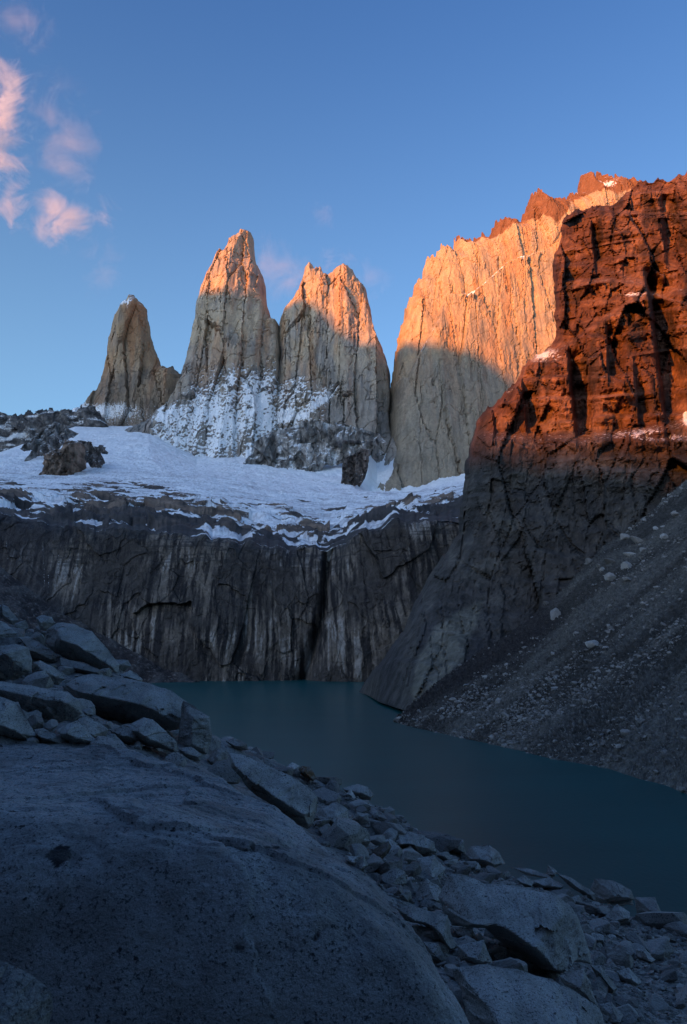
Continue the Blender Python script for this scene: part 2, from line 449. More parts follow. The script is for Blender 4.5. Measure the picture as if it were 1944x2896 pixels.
# -- the tallest tower
o = c1([(560,1130),(640,1060),(690,1030),(750,975),(800,930),(855,815),(872,760),(885,680),(892,600),(900,500),(915,400),(930,345),(945,300),(965,280),(980,240),(1000,212),(1035,185),(1042,150),(1052,152),(1085,130),(1097,98),(1120,95),(1145,105),(1158,122),(1162,180),(1172,245),(1190,275),(1205,305),(1213,340),(1220,430),(1235,480),(1250,520),(1285,545),(1300,700),(1310,900),(1330,1330),(560,1330)])
def sn_b(uv, nrm, s1, s2, s3):
    reg = sstep(uv[:, 1], 1010, 1190) * sstep(uv[:, 0] + 0.35 * (uv[:, 1] - 1200), 470, 680)
    reg = np.maximum(reg, sstep(uv[:, 1], 1180, 1240) * sstep(uv[:, 0], 455, 520))
    s5 = fbm(np.c_[(uv[:, 0] + 0.5 * uv[:, 1]) / 9, (uv[:, 1] - 0.3 * uv[:, 0]) / 6, 0 * s1], 4, 0.65, seed=60)
    return reg * (0.54 + 0.22 * s3 + 0.40 * s2 + 0.5 * s5 + 0.35 * np.clip(nrm[:, 2] * 2.5 - 0.3, -1, 1))
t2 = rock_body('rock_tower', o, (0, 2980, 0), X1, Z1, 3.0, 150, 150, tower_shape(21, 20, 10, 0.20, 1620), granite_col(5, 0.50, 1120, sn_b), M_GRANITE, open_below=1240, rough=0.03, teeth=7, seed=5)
tag(t2, 'tallest rock tower, its single pointed summit glowing orange', 'rock tower')

# -- the double-headed tower
o = c1([(1240,1330),(1262,1000),(1265,800),(1268,650),(1275,530),(1290,480),(1330,430),(1355,385),(1375,330),(1390,270),(1405,250),(1420,250),(1435,270),(1450,285),(1455,265),(1468,262),(1475,290),(1490,310),(1500,300),(1525,270),(1550,255),(1565,250)]) \
  + c2([(10,578),(20,580),(45,605),(65,640),(90,665),(105,690),(120,760),(130,830),(150,900),(175,950),(195,1010),(213,1075),(219,1200),(222,1400),(215,1800),(-120,1800)])
def sn_c(uv, nrm, s1, s2, s3):
    reg = 0.9 * sstep(uv[:, 1], 1050, 1180) * (1 - sstep(uv[:, 0], 860, 1010))
    ramp = 0.75 * np.exp(-((uv[:, 1] - line([(690,1330),(740,1265),(790,1230),(880,1225),(930,1185),(985,1130)], uv[:, 0])) / 16) ** 2) * sstep(uv[:, 0], 690, 740) * (1 - sstep(uv[:, 0], 880, 1010))
    s5 = fbm(np.c_[(uv[:, 0] - 0.4 * uv[:, 1]) / 9, (uv[:, 1] + 0.3 * uv[:, 0]) / 6, 0 * s1], 4, 0.65, seed=61)
    return reg * (0.40 + 0.12 * s3 + 0.35 * s2 + 0.5 * s5 + 0.35 * np.clip(nrm[:, 2] * 2.5 - 0.3, -1, 1)) + ramp
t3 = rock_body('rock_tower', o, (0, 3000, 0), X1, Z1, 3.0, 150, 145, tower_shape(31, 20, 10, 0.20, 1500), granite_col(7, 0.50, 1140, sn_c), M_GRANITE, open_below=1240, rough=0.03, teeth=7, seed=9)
tag(t3, 'broad rock tower with two jagged heads lit orange down its right shoulder', 'rock tower')

# -- the great sunlit granite wall
o = c4([(40,520),(145,320),(170,270),(195,180)]) + c2([(205,1330),(214,1200),(222,1080),(232,1000),(245,900),(260,850),(290,760),(310,720),(318,680),(330,645),(360,620),(365,590),(380,550),(410,540),(440,500),(452,480),(465,495),(480,505),(500,500),(505,465),(530,470),(550,480),(575,490),(600,455),(620,460),(660,450),(690,385),(735,375),(755,358),(775,365),(795,385),(830,330),(850,280),(870,245),(915,262),(935,275),(975,280),(1005,280),(1015,290),(1030,240),(1040,255),(1065,245),(1080,185),(1095,165),(1115,170),(1140,200),(1155,175),(1220,182),(1290,195),(1320,210),(1420,230),(1600,330),(1800,600),(1800,1700),(30,1700)])
capl = c2([(500,440),(575,492),(670,490),(720,470),(800,402),(870,415),(925,475),(975,400),(1010,310),(1100,300),(1400,330)])
def sn_d(uv, nrm, s1, s2, s3):
    l1 = line(c2([(420,800),(520,800),(590,745),(620,735),(680,660),(800,615),(830,590)]), uv[:, 0])
    r = 0.8 * np.clip(0.35 + s2 + s3, 0, 1) * np.exp(-((uv[:, 1] - l1 - 8) / 15) ** 2) * sstep(uv[:, 0], 1230, 1250) * (1 - sstep(uv[:, 0], 1470, 1500)) * (0.6 + s2)
    r += 0.4 * blob(uv, 1700, 560, 20, 14) + 0.22 * blob(uv, 1680, 545, 60, 30)
    r += 0.4 * sstep(uv[:, 1], 1370, 1400) * 0
    r += 0.35 * np.clip(0.4 + s2 + s3, 0, 1) * np.exp(-((uv[:, 1] - line(c2([(260,1160),(310,1050),(385,915)]), uv[:, 0])) / 10) ** 2) * sstep(uv[:, 0], 1130, 1140) * (1 - sstep(uv[:, 0], 1205, 1215))
    return r
def shape_d(G, P, uv, dist):
    T = tower_shape(41, 10, 6, 0.10, 1500, 110, 26)(G, P, uv, dist)
    led = line(c2([(150,1100),(260,1160),(310,1050),(385,915),(420,800),(520,800),(590,745),(680,660),(800,615),(1100,480)]), uv[:, 0])
    T += 48 * sstep(uv[:, 1] - led, -4, 10)                         # the lower face stands proud below the snowy ledge
    return T
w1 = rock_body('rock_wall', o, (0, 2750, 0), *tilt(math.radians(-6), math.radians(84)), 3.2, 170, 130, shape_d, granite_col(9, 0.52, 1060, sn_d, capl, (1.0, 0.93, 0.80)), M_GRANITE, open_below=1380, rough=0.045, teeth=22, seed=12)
tag(w1, 'huge pale granite wall glowing gold above its grey shaded foot', 'rock face')

# -- the red brown cliff above the lake
AZ_C = math.radians(25)
e1c, e2c = tilt(AZ_C, math.radians(62))
Ac = lake_at(1012, 1956)
o = c2([(1345,190),(1310,220),(1270,250),(1240,288),(1180,300),(1100,310),(1040,325),(1005,350),(990,400),(985,470),(960,520),(953,560),(962,640),(968,740),(970,850),(960,910),(945,940),(900,965),(850,1000),(820,1025),(805,1070),(750,1130),(710,1180),(640,1230),(610,1270),(595,1340),(570,1440)]) \
  + c4([(555,170),(550,210),(545,300),(530,400),(520,510),(470,590),(410,670),(350,770),(310,850),(270,950),(200,1040),(120,1150),(65,1222),(110,1236),(165,1268),(285,1308),(420,1340),(700,1400),(1800,1500),(2100,700)]) \
  + c2([(2100,60),(1900,60),(1700,100),(1568,140),(1550,160),(1520,165),(1480,185),(1445,175),(1435,165),(1415,185)])
o = o[::-1]
ledges = [  # (polyline, setback, width)
    (c2([(1100,300),(1200,310),(1290,325),(1370,340),(1568,330),(1900,300)]), 26, 6),
    (c2([(950,560),(1100,560),(1250,600),(1400,650),(1568,680)]), 10, 8),
    (c2([(960,640),(1100,640),(1250,635),(1370,650),(1400,690),(1470,715),(1568,740),(1900,780)]), 20, 7),
    (c2([(800,1010),(900,962),(1010,935),(1060,900),(1200,800),(1380,690)]), 18, 10),
    (c2([(590,1340),(800,1350),(1000,1350),(1150,1340),(1300,1320),(1450,1300),(1568,1270),(1900,1150)]), 30, 16),
]
c4v = c4([(640,1190),(1400,420)])
foot = c4([(-200,1216),(65,1220),(110,1232),(165,1262),(285,1302),(420,1330),(1900,1500)])
def shape_r(G, P, uv, dist):
    a, z = G[:, 0], G[:, 1]
    T = np.zeros(len(a))
    wob = 7 * fbm(np.c_[a / 90, z / 90, 0 * a], 3, seed=70)
    for pl, sb, w in ledges:
        T += 0.65 * sb * sstep(uv[:, 1] + wob - line(pl, uv[:, 0]), -w, w)
    q = lambda wd, k, s: np.c_[(a + 0.5 * wob) / wd, z / (wd * k), np.full_like(a, s)]
    up = 1 - 0.45 * sstep(uv[:, 1], 1230, 1290)
    aw = a + 0.6 * wob + 1.2 * fbm(np.c_[a / 12, z / 30, 0 * a], 3, seed=72); zw = z + 0.5 * wob
    v1, k1_ = slabs(aw / 30, zw / 95, 71); v2, k2_ = slabs(aw / 11, zw / 42, 72, 1.2); v3, k3_ = slabs(aw / 4.2, zw / 12, 73, 1.2)
    ph = (z + 0.12 * a + 1.2 * wob) / 24; stair = np.floor(ph) + sstep(ph - np.floor(ph), 0.82, 1.0)
    ph2 = (z + 0.12 * a + 0.9 * wob) / 7.5 + 0.6 * fbm(np.c_[a / 40, z / 60, 0 * a], 2, seed=76); stair2 = np.floor(ph2) + sstep(ph2 - np.floor(ph2), 0.7, 1.0)
    hard = sstep(fbm(np.c_[a / 80, z / 30, 0 * a], 3, seed=69), -0.25, 0.3)
    T += up * (-6.5 * (stair - ph) * (0.15 + hard) - 1.2 * (stair2 - ph2) * hard)
    T += up * (7 * ridged(q(75, 3.0, 1), 2, seed=71) + 17 * v1 + 5.5 * v2 + 1.6 * v3 - 1.5 * (k2_ < 0.05) - 3 * (k1_ < 0.03))
    T += 0.9 * fbm(np.c_[a / 8, z / 8, 0 * a], 4, 0.65, seed=78)
    def gully(x, y, rx, ry, dep, slant=0.0):             # steep on its sunward side, open on the other
        xx = (uv[:, 0] - x - slant * (uv[:, 1] - y)) / rx; yy = (uv[:, 1] - y) / ry
        return dep * np.exp(-yy ** 4) * sstep(xx, -1.1, -0.75) * (1 - sstep(xx, -0.6, 1.6))
    for g_ in ((1650, 1115, 34, 115, 34, 0.10), (1742, 1005, 24, 70, 20, 0.05), (1900, 1010, 44, 200, 36, 0.12), (1868, 850, 32, 80, 22, 0.2), (1925, 650, 50, 100, 24, 0.1), (1700, 700, 22, 70, 16, 0.1), (1755, 545, 22, 60, 16, 0.0), (1500, 1140, 18, 80, 12, 0.1), (1410, 1180, 16, 70, 10, 0.1), (1590, 640, 26, 60, 14, -0.1), (1820, 1120, 20, 90, 14, 0.1)):
        T -= gully(*g_)
    T += 12 * blob(uv, 1595, 1080, 40, 120) + 16 * blob(uv, 1790, 1080, 55, 130)
    # towards its foot the cliff spreads into an apron that meets the water along the foot line
    fu = np.clip(uv[:, 0], 1012, 1200); fv = line(foot, fu); Pl = lake_at(fu, fv); nrm_ = np.cross(e1c, e2c); nrm_ = nrm_ if nrm_[1] < 0 else -nrm_
    need = np.maximum((Pl - Ac) @ nrm_, 0)
    wf = np.clip((uv[:, 1] - 1300) / np.maximum(fv - 1300, 50), 0, 1); T = T - 65 * wf
    T = T * (1 - 0.85 * sstep(uv[:, 1], fv - 90, fv - 5)) + need * wf ** 2
    rib = line(c4([(290,1300),(330,1060),(420,905),(520,830),(640,780)])[::-1], uv[:, 0]) if False else None
    return T
pale_rib = c4([(298,1300),(300,1200),(340,1050),(400,930),(500,850),(600,800),(640,790),(640,860),(600,960),(560,1080),(480,1150),(330,1290)])
def col_r(G, V, uv, nrm, dist):
    a, z = G[:, 0], G[:, 1]
    s1 = fbm(np.c_[a / 50, z / 40, 0 * a], 5, 0.6, seed=80); s2 = fbm(np.c_[a / 14, z / 60, 0 * a], 4, 0.6, seed=81)
    s3 = fbm(np.c_[a / 90, z / 7, 0 * a], 3, 0.6, seed=82)
    c = mixcol((0.105, 0.050, 0.032), (0.21, 0.108, 0.068), sstep(s1 + 0.5 * s3, -0.3, 0.5))
    c = mixcol(c, (0.035, 0.024, 0.02), sstep(s2, 0.0, 0.45) * 0.8)
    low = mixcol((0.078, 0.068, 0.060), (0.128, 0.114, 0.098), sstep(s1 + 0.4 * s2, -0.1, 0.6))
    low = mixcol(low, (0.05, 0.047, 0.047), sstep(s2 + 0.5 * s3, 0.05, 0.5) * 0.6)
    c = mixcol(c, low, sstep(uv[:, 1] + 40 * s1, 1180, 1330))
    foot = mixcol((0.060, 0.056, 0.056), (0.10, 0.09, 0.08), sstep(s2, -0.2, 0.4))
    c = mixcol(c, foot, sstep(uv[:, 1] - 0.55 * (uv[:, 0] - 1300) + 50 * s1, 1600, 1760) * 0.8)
    ir_, _, dr_, _ = poly_dist(uv, pale_rib); rb_ = np.where(ir_, sstep(dr_ + 14 * s1, 0, 16), 0)
    c = mixcol(c, mixcol((0.17, 0.155, 0.125), (0.10, 0.09, 0.075), sstep(s2, 0, 0.4)), rb_)
    sn = np.clip(nrm[:, 2] * 1.1 - 0.50, 0, 0.45) * (1 - sstep(uv[:, 1], 1290, 1340)) * 0.7
    sn += 0.30 * blob(uv, 1840, 1232, 90, 16) + 0.45 * blob(uv, 1535, 1003, 45, 16) + 0.3 * blob(uv, 1790, 832, 60, 6) + 0.3 * blob(uv, 1460, 1110, 25, 8)
    sn += 0.7 * blob(uv, 1942, 1180, 9, 22)
    return c, sn
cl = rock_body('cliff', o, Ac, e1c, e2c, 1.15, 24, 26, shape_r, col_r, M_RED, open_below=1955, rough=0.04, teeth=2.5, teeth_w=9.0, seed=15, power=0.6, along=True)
tag(cl, 'dark red brown cliff with ledges falling straight to the lake shore', 'cliff')

# -- dark outcrops standing out of the snow
def outcrop(o, Y, label, R, Tm, seed, h=2.0, col=(0.12, 0.09, 0.075), snowy=0.0, lean=0.25, openb=None):
    def shp(G, P, uv, dist):
        a, z = G[:, 0], G[:, 1]
        v1, k1_ = slabs(a / (R * .7) + .3 * fbm(np.c_[a / R, z / R, 0 * a], 2, seed=seed), z / (R * 1.2), seed); v2, k2_ = slabs(a / (R * .25), z / (R * .4), seed + 1)
        return 0.12 * R * ridged(np.c_[a / (R * 0.8), z / (R * 2), 0 * a + seed], 3, seed=seed) + 0.45 * R * v1 + 0.2 * R * v2 + 0.1 * R * fbm(np.c_[a / (R * .4), z / (R * .4), 0 * a], 3, seed=seed + 3) + lean * np.maximum(z.max() - z, 0)
    def cfn(G, V, uv, nrm, dist):
        a, z = G[:, 0], G[:, 1]; s = fbm(np.c_[a / (R * .5), z / (R * 1.2), 0 * a], 4, 0.6, seed=seed + 7)
        c = mixcol(np.array(col) * 0.6, np.array(col) * 1.5, sstep(s, -0.4, 0.4))
        return c, np.clip(nrm[:, 2] - 0.35, 0, 0.45) + snowy * (0.35 + 0.8 * s)
    b = rock_body('rock_outcrop', o, (0, Y, 0), X1, Z1, h, R, Tm, shp, cfn, M_DARK, open_below=openb, rough=0.07, seed=seed)
    tag(b, label, 'rock outcrop', 'rock outcrops standing out of the glacier'); return b
outcrop(c5([(230,640),(290,560),(300,470),(300,430),(400,380),(435,322),(470,340),(530,350),(535,420),(540,490),(500,510),(500,560),(470,610),(380,665),(370,760),(230,760)]), 1850, 'large brown outcrop with a flat broken face standing out of the snow', 30, 34, 101, 1.6, (0.20, 0.145, 0.11), openb=1395)
outcrop(c5([(500,350),(560,345),(605,355),(625,400),(650,450),(610,495),(560,490),(538,450),(530,400)]), 1930, 'small dark outcrop joined to the right side of the brown one', 24, 26, 131, 1.3, (0.14, 0.125, 0.12), 0.35)
outcrop(c5([(175,410),(215,370),(270,310),(320,270),(375,225),(420,240),(480,265),(430,300),(360,345),(320,400),(290,440),(220,515),(215,490),(260,420),(200,425)]), 2150, 'long grey outcrop slanting up behind the brown one', 36, 30, 103, 1.8, (0.22, 0.21, 0.205), 0.35)
outcrop(c5([(945,335),(960,300),(1000,260),(1050,215),(1110,150),(1180,40),(1150,110),(1080,210),(1030,270),(990,320),(960,348)]), 2760, 'thin dark rib at the foot of the tallest tower', 22, 20, 104, 2.2, (0.22, 0.205, 0.19), 0.1)
outcrop(c5([(618,385),(640,360),(668,365),(660,380),(680,395),(675,408),(640,405)]), 1900, 'tiny rock poking out of the snow beside the dark outcrop', 10, 8, 105, 1.2, (0.13, 0.12, 0.12))
outcrop(c6([(168,510),(200,460),(240,390),(250,340),(330,290),(450,240),(560,200),(640,215),(760,240),(900,280),(960,330),(870,375),(730,440),(640,465),(590,500),(540,510),(490,530),(460,518),(340,532),(230,555),(200,545),(170,520)]), 2640, 'broad dark buttress streaked with snow below the double tower', 75, 70, 106, 2.6, (0.27, 0.255, 0.24), 0.62, 0.2)
outcrop(c6([(700,600),(720,520),(722,440),(740,400),(800,375),(825,348),(865,360),(868,420),(850,480),(800,560),(740,597)]), 2300, 'dark pinnacle left of the narrow snow gully', 34, 32, 107, 2.0, (0.12, 0.10, 0.09), 0.15)

# -- far ridge on the left skyline
def rid_shape(G, P, uv, dist):
    a, z = G[:, 0], G[:, 1]
    return 8 * ridged(np.c_[a / 70, z / 60, 0 * a], 3, seed=120) + 20 * slabs(a / 45, z / 45, 120)[0] + 5 * fbm(np.c_[a / 16, z / 16, 0 * a], 4, seed=121) + 0.9 * np.maximum(760 - z, 0)
def rid_col(G, V, uv, nrm, dist):
    s = fbm(np.c_[G[:, 0] / 40, G[:, 1] / 30, 0 * s0(G)], 4, seed=122); s2 = fbm(np.c_[G[:, 0] / 70, G[:, 1] / 22, 0 * s0(G)], 4, seed=123)
    c = mixcol((0.10, 0.095, 0.095), (0.2, 0.185, 0.175), sstep(s, -0.3, 0.4))
    return c, 0.30 * sstep(uv[:, 1], 1180, 1250) + 0.75 * s2 + 0.12
def s0(G): return G[:, 0]
o = [(-500,1190),(-260,1150)] + c5([(-60,120),(0,150),(40,152),(70,175),(100,165),(140,168),(180,155),(215,162),(260,150),(320,135),(345,150),(390,145),(440,152),(480,145),(540,115),(590,100),(640,160),(700,260),(700,420)]) + [(-500,1290)]
rg = rock_body('ridge', o, (0, 2900, 0), X1, Z1, 3.2, 60, 40, rid_shape, rid_col, M_DARK, open_below=1200, rough=0.05, teeth=7, seed=31)
tag(rg, kind='structure')

# ------------------------------------------------------------------ headwall above the lake, glacier behind it (one surface, two bodies)
def rows_surface(rows, us, ts):
    """rows: list of (polyline v(u), polyline Y(u)) or ('xyz', fn); returns points on a grid, smooth across the rows"""
    R = []
    for r in rows:
        v = line(r[0], us); Y = line(r[1], us) if not np.isscalar(r[1]) else np.full(len(us), r[1])
        R.append(at(us, v, Y))
    R = np.array(R)                                       # rows, u, 3
    n = len(R); k = np.arange(n)
    # monotone cubic across rows
    d = np.diff(R, axis=0); m = np.zeros_like(R)
    m[1:-1] = np.where(d[:-1] * d[1:] > 0, 2 * d[:-1] * d[1:] / np.where(np.abs(d[:-1] + d[1:]) < 1e-9, 1e-9, d[:-1] + d[1:]), 0)
    m[0] = d[0]; m[-1] = d[-1]
    i = np.clip(np.floor(ts).astype(int), 0, n - 2); f = (ts - i)[:, None, None]
    h00 = 2 * f**3 - 3 * f**2 + 1; h10 = f**3 - 2 * f**2 + f; h01 = -2 * f**3 + 3 * f**2; h11 = f**3 - f**2
    return h00 * R[i] + h10 * m[i] + h01 * R[i + 1] + h11 * m[i + 1]

lipD = [(-400,1180),(0,1172),(150,1200),(300,1205),(450,1225),(600,1243),(735,1256),(748,1262),(762,1248),(800,1225),(900,1196),(1040,1182),(1200,1170),(1600,1150)]
_lx = np.arange(-400, 1600, 5.0); _ln = fbm(np.c_[_lx / 40, 0 * _lx, 0 * _lx], 4, 0.6, seed=139) * 14 + 5 * slabs(_lx / 30, 0 * _lx + .5, 139)[0]
lipD = [(x_, y_ + n_) for x_, y_, n_ in zip(_lx, line(lipD, _lx), _ln)]
rowsH = [
    (D([(-400,1556),(1600,1556)]), D([(-400,760),(0,740),(500,725),(700,735),(850,728),(1100,700),(1600,690)])),
    (D([(-400,1430),(1600,1430)]), D([(-400,772),(0,752),(500,737),(700,749),(850,738),(1100,712),(1600,700)])),
    (D([(-400,1300),(0,1300),(600,1320),(1600,1300)]), D([(-400,800),(0,790),(500,758),(700,772),(850,758),(1100,735),(1600,720)])),
    (D([(x, y + 16) for x, y in lipD]), D([(-400,822),(0,812),(500,774),(700,788),(850,774),(1100,752),(1600,738)])),
    (D(lipD), D([(-400,838),(0,828),(500,788),(700,800),(850,788),(1100,770),(1600,756)])),
]
# the Y polylines were written in the 1568-wide view for u only
def fixY(rows): return [(r[0], [(p[0], p[1] / 1.2398) for p in r[1]] if not np.isscalar(r[1]) else r[1]) for r in rows]
rowsH = fixY(rowsH)
us = np.linspace(-420, 1900, 1150); ts = np.linspace(0, 4, 420)
S = rows_surface(rowsH, us, ts); nr, nc = S.shape[:2]
P = S.reshape(-1, 3); x, z = P[:, 0], P[:, 2]
uv0 = np.stack(project(P), 1)
wob = 10 * fbm(np.c_[x / 60, z / 60, 0 * x], 3, seed=140)
lean = 0.05 * (z - 60) + 0.05 * (z - 60) * np.sin(x / 60.0)
xw_ = x + lean + 0.25 * wob; zw_ = z + 8 * fbm(np.c_[x / 25, z / 25, 0 * x], 3, seed=146); v1, k1_ = slabs(xw_ / 62, zw_ / 80, 141); v2, k2_ = slabs(xw_ / 24, zw_ / 36, 142); v3, k3_ = slabs(xw_ / 8, zw_ / 14, 143)
disp = 3 * ridged(np.c_[(x + wob) / 90, z / 300, 0 * x], 2, seed=141) + 9 * v1 + 2.8 * v2 + 1.1 * v3 + 1.0 * fbm(np.c_[x / 7, z / 9, 0 * x], 4, 0.6, seed=143)
bl = np.abs(fbm(np.c_[(x + wob) / 55, (z + 0.3 * x) / 45, 0 * x], 3, seed=144)); disp -= 0.8 * (1 - sstep(bl, 0.0, 0.02))
gul = np.array(D([(752,1235),(745,1300),(735,1400),(715,1470),(690,1553),(680,1600)]))
gu = np.interp(uv0[:, 1], gul[:, 1], gul[:, 0])
disp -= 26 * np.exp(-np.abs((uv0[:, 0] - gu) / np.interp(uv0[:, 1], [1500, 1925], [8, 17])) ** 1.5)
disp += 26 * sstep(uv0[:, 0] - gu, 0, 70) * (1 - sstep(uv0[:, 0] - gu, 200, 420))
disp *= np.repeat(sstep(4 - ts, 0, 0.7), nc)
P = P - np.array([0, 1, 0]) * disp[:, None]
brk = 0.55 + 0.9 * sstep(fbm(np.c_[x / 34, z / 24, 0 * x], 3, 0.6, seed=157), -0.3, 0.35)
st = brk * fbm(np.c_[(x + lean + 0.25 * wob) / 5.5, z / 60, 0 * x], 5, 0.7, seed=150); st2 = fbm(np.c_[(x + lean + 0.4 * wob) / 38, z / 70, 0 * x], 4, 0.6, seed=151)
big = fbm(np.c_[x / 90, z / 60, 0 * x], 3, seed=152)
st4 = fbm(np.c_[(x + lean) / 2.6, z / 70, 0 * x], 3, 0.6, seed=155)
c = mixcol((0.075, 0.066, 0.06), (0.19, 0.16, 0.132), sstep(st2 + 0.55 * st + 0.3 * st4 + 0.4 * big, -0.05, 0.55))
c = mixcol(c, (0.36, 0.335, 0.31), sstep(st + 0.4 * st4, 0.28, 0.55) * sstep(big + 0.4 * st2, 0.05, 0.45) * 0.8)
c = mixcol(c, (0.026, 0.025, 0.027), sstep(-st + 0.4 * st2 - 0.2 * st4, 0.05, 0.42) * 0.85)
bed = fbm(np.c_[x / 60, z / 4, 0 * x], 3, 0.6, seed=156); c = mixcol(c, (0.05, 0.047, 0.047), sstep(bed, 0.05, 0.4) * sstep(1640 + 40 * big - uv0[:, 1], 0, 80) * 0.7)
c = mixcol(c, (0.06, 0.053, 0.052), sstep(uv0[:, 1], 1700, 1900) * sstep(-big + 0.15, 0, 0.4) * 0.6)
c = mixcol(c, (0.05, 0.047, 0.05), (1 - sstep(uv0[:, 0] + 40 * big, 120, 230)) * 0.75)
snw = 0.75 * np.repeat(sstep(ts, 3.75, 4.0), nc) * sstep(fbm(np.c_[x / 30, z / 8, 0 * x], 3, seed=153), -0.1, 0.3) * 0.6
snw += 1.3 * np.exp(-((uv0[:, 0] - gu - 2) / 6) ** 2) * (1 - sstep(uv0[:, 1], 1565, 1590)) * sstep(uv0[:, 1], 1525, 1535)
for fu, va_, vb_ in ((120, 1535, 1700), (132, 1600, 1690), (160, 1560, 1660), (18, 1520, 1640)):   # frozen trickles down the left end
    fx = fu + 0.06 * (uv0[:, 1] - 1500) + 1.2 * fbm(np.c_[z / 10, 0 * x + fu, 0 * x], 2, seed=154)
    snw += 0.42 * np.exp(-((uv0[:, 0] - fx) / 2.4) ** 2) * sstep(uv0[:, 1], va_, va_ + 10) * (1 - sstep(uv0[:, 1], vb_ - 40, vb_))
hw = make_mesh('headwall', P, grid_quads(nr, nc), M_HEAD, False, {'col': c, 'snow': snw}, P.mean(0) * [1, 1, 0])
tag(hw, 'dark water-streaked rock wall rising from the far end of the lake', 'rock wall')

rowsG = [
    (D(lipD), D([(-400,838),(0,828),(500,788),(700,800),(850,788),(1100,770),(1600,756)])),
    (D([(-400,1150),(0,1140),(200,1165),(430,1180),(600,1205),(740,1225),(830,1195),(950,1165),(1060,1150),(1600,1120)]), D([(-400,1150),(1600,1080)])),
    (D([(-400,1120),(0,1112),(200,1120),(430,1135),(600,1150),(740,1170),(830,1160),(950,1140),(1060,1122),(1600,1085)]), D([(-400,1500),(1600,1420)])),
    (D([(-400,1085),(0,1080),(200,1080),(430,1090),(600,1115),(740,1125),(850,1125),(950,1125),(1060,1100),(1600,1050)]), D([(-400,1850),(1600,1850)])),
    (D([(-400,1040),(0,1040),(170,1030),(340,1030),(450,1070),(560,1080),(700,1100),(800,1105),(850,1124),(890,1132),(950,1133),(1000,1114),(1060,1102),(1600,1040)]), D([(-400,2250),(805,2250),(848,2540),(885,2540),(940,2440),(1600,2440)])),
    (D([(-400,1060),(0,1034),(80,1008),(170,980),(340,990),(450,1040),(560,1045),(700,1060),(800,1060),(850,1040),(890,1010),(940,1008),(1060,1010),(1600,960)]), D([(-400,2650),(840,2650),(860,2770),(902,2770),(918,2930),(1600,2930)])),
    (D([(-400,1050),(0,1028),(80,1000),(170,972),(340,968),(450,960),(560,960),(700,970),(800,990),(850,992),(895,992),(940,990),(1060,960),(1600,900)]), D([(-400,3200),(1600,3100)])),
    (D([(-400,975),(1600,950)]), D([(-400,3900),(1600,3900)])),
]
rowsG = fixY(rowsG)
us = np.linspace(-420, 1900, 1100); ts = np.linspace(0, 7, 520)
S = rows_surface(rowsG, us, ts); nr, nc = S.shape[:2]; P = S.reshape(-1, 3)
uv0 = np.stack(project(P), 1); tt = np.repeat(ts, nc)
x, y = P[:, 0], P[:, 1]; q = lambda s, k=1.0: np.c_[x / s, y / (s * k), 0 * x]
rk = fbm(np.c_[x / 55, y / 90, 0 * x], 4, 0.55, seed=160)
bench = ridged(np.c_[(x + 0.2 * y) / 260, (y + 0.15 * x + 30 * rk) / 42, 0 * x], 3, 0.5, seed=161)
lowr = 1 - sstep(tt + 0.35 * rk, 1.1, 2.4)
vq, kq_ = slabs((x + 0.3 * y + 20 * rk) / 58, (y - 0.2 * x) / 75, 169, 1.3); vr, _ = slabs((x + 0.2 * y) / 18, y / 26, 170, 1.3)
hump = ridged(np.c_[(x - 0.2 * y) / 120, (y + 0.2 * x) / 110, 0 * x], 2, 0.5, seed=171)
disp = 3.5 * rk + (13 * vq + 4 * vr + 7 * hump) * lowr + 2.0 * bench * (0.35 + lowr) + 1.2 * fbm(q(12), 3, seed=162)
cre = ridged(np.c_[(x + 25 * rk) / 140, (y + 40 * rk) / 26, 0 * x], 3, 0.6, seed=163)
disp += 2.2 * cre * sstep(tt, 1.6, 2.6) * (1 - sstep(tt, 4.6, 5.2))
disp *= sstep(tt, 0, 0.3)
P = P + np.array([0, 0, 1]) * disp[:, None]
c = mixcol((0.085, 0.072, 0.066), (0.21, 0.155, 0.12), sstep(rk + 0.9 * vq, -0.3, 0.5))
c = mixcol(c, (0.075, 0.068, 0.066), 1 - sstep(tt + 0.5 * rk, 0.25, 0.9))
c = mixcol(c, (0.06, 0.056, 0.056), sstep(bench + 0.6 * fbm(q(20, 0.6), 3, seed=164), 0.6, 1.3) * 0.6)
lim = np.interp(uv0[:, 0], *np.array(D([(0,1120),(90,1150),(200,1120),(300,1112),(420,1140),(480,1190),(560,1185),(640,1215),(740,1238),(800,1212),(880,1195),(960,1170),(1060,1140)])).T)
nn = fbm(np.c_[x / 90, y / 34, 0 * x], 5, 0.6, seed=165)
snw = 0.95 + (lim - uv0[:, 1]) / 85 + 1.4 * nn
snw = snw - (1.5 * vq + 0.35 * vr + 0.35 * (hump - 0.4)) * lowr + 0.15 * lowr
snw = np.where(tt > 2.6, np.maximum(snw, 1.4), snw) - 0.10 * np.clip(cre, 0, 1) * sstep(tt, 1.5, 2.2)
snw = snw - 0.55 * (1 - sstep(tt + 0.25 * rk, 0.12, 0.45))
rightr = sstep(uv0[:, 0], 1090, 1180) * (1 - sstep(tt, 1.6, 2.1)); snw -= 0.35 * rightr * (0.5 + nn)
dirt_and_shade = sstep(fbm(np.c_[(x + 20 * rk) / 200, y / 30, 0 * x], 4, 0.6, seed=166), 0.12, 0.5) * (1 - sstep(tt, 2.8, 4.0))
snw = snw - 0.75 * dirt_and_shade * sstep(tt, 0.8, 1.5)
fl = ridged(np.c_[(x + 60 * rk) / 170, (y + 0.25 * x + 30 * rk) / 16, 0 * x], 4, 0.6, seed=167); fl2 = fbm(np.c_[x / 120, y / 60, 0 * x], 4, 0.6, seed=168)
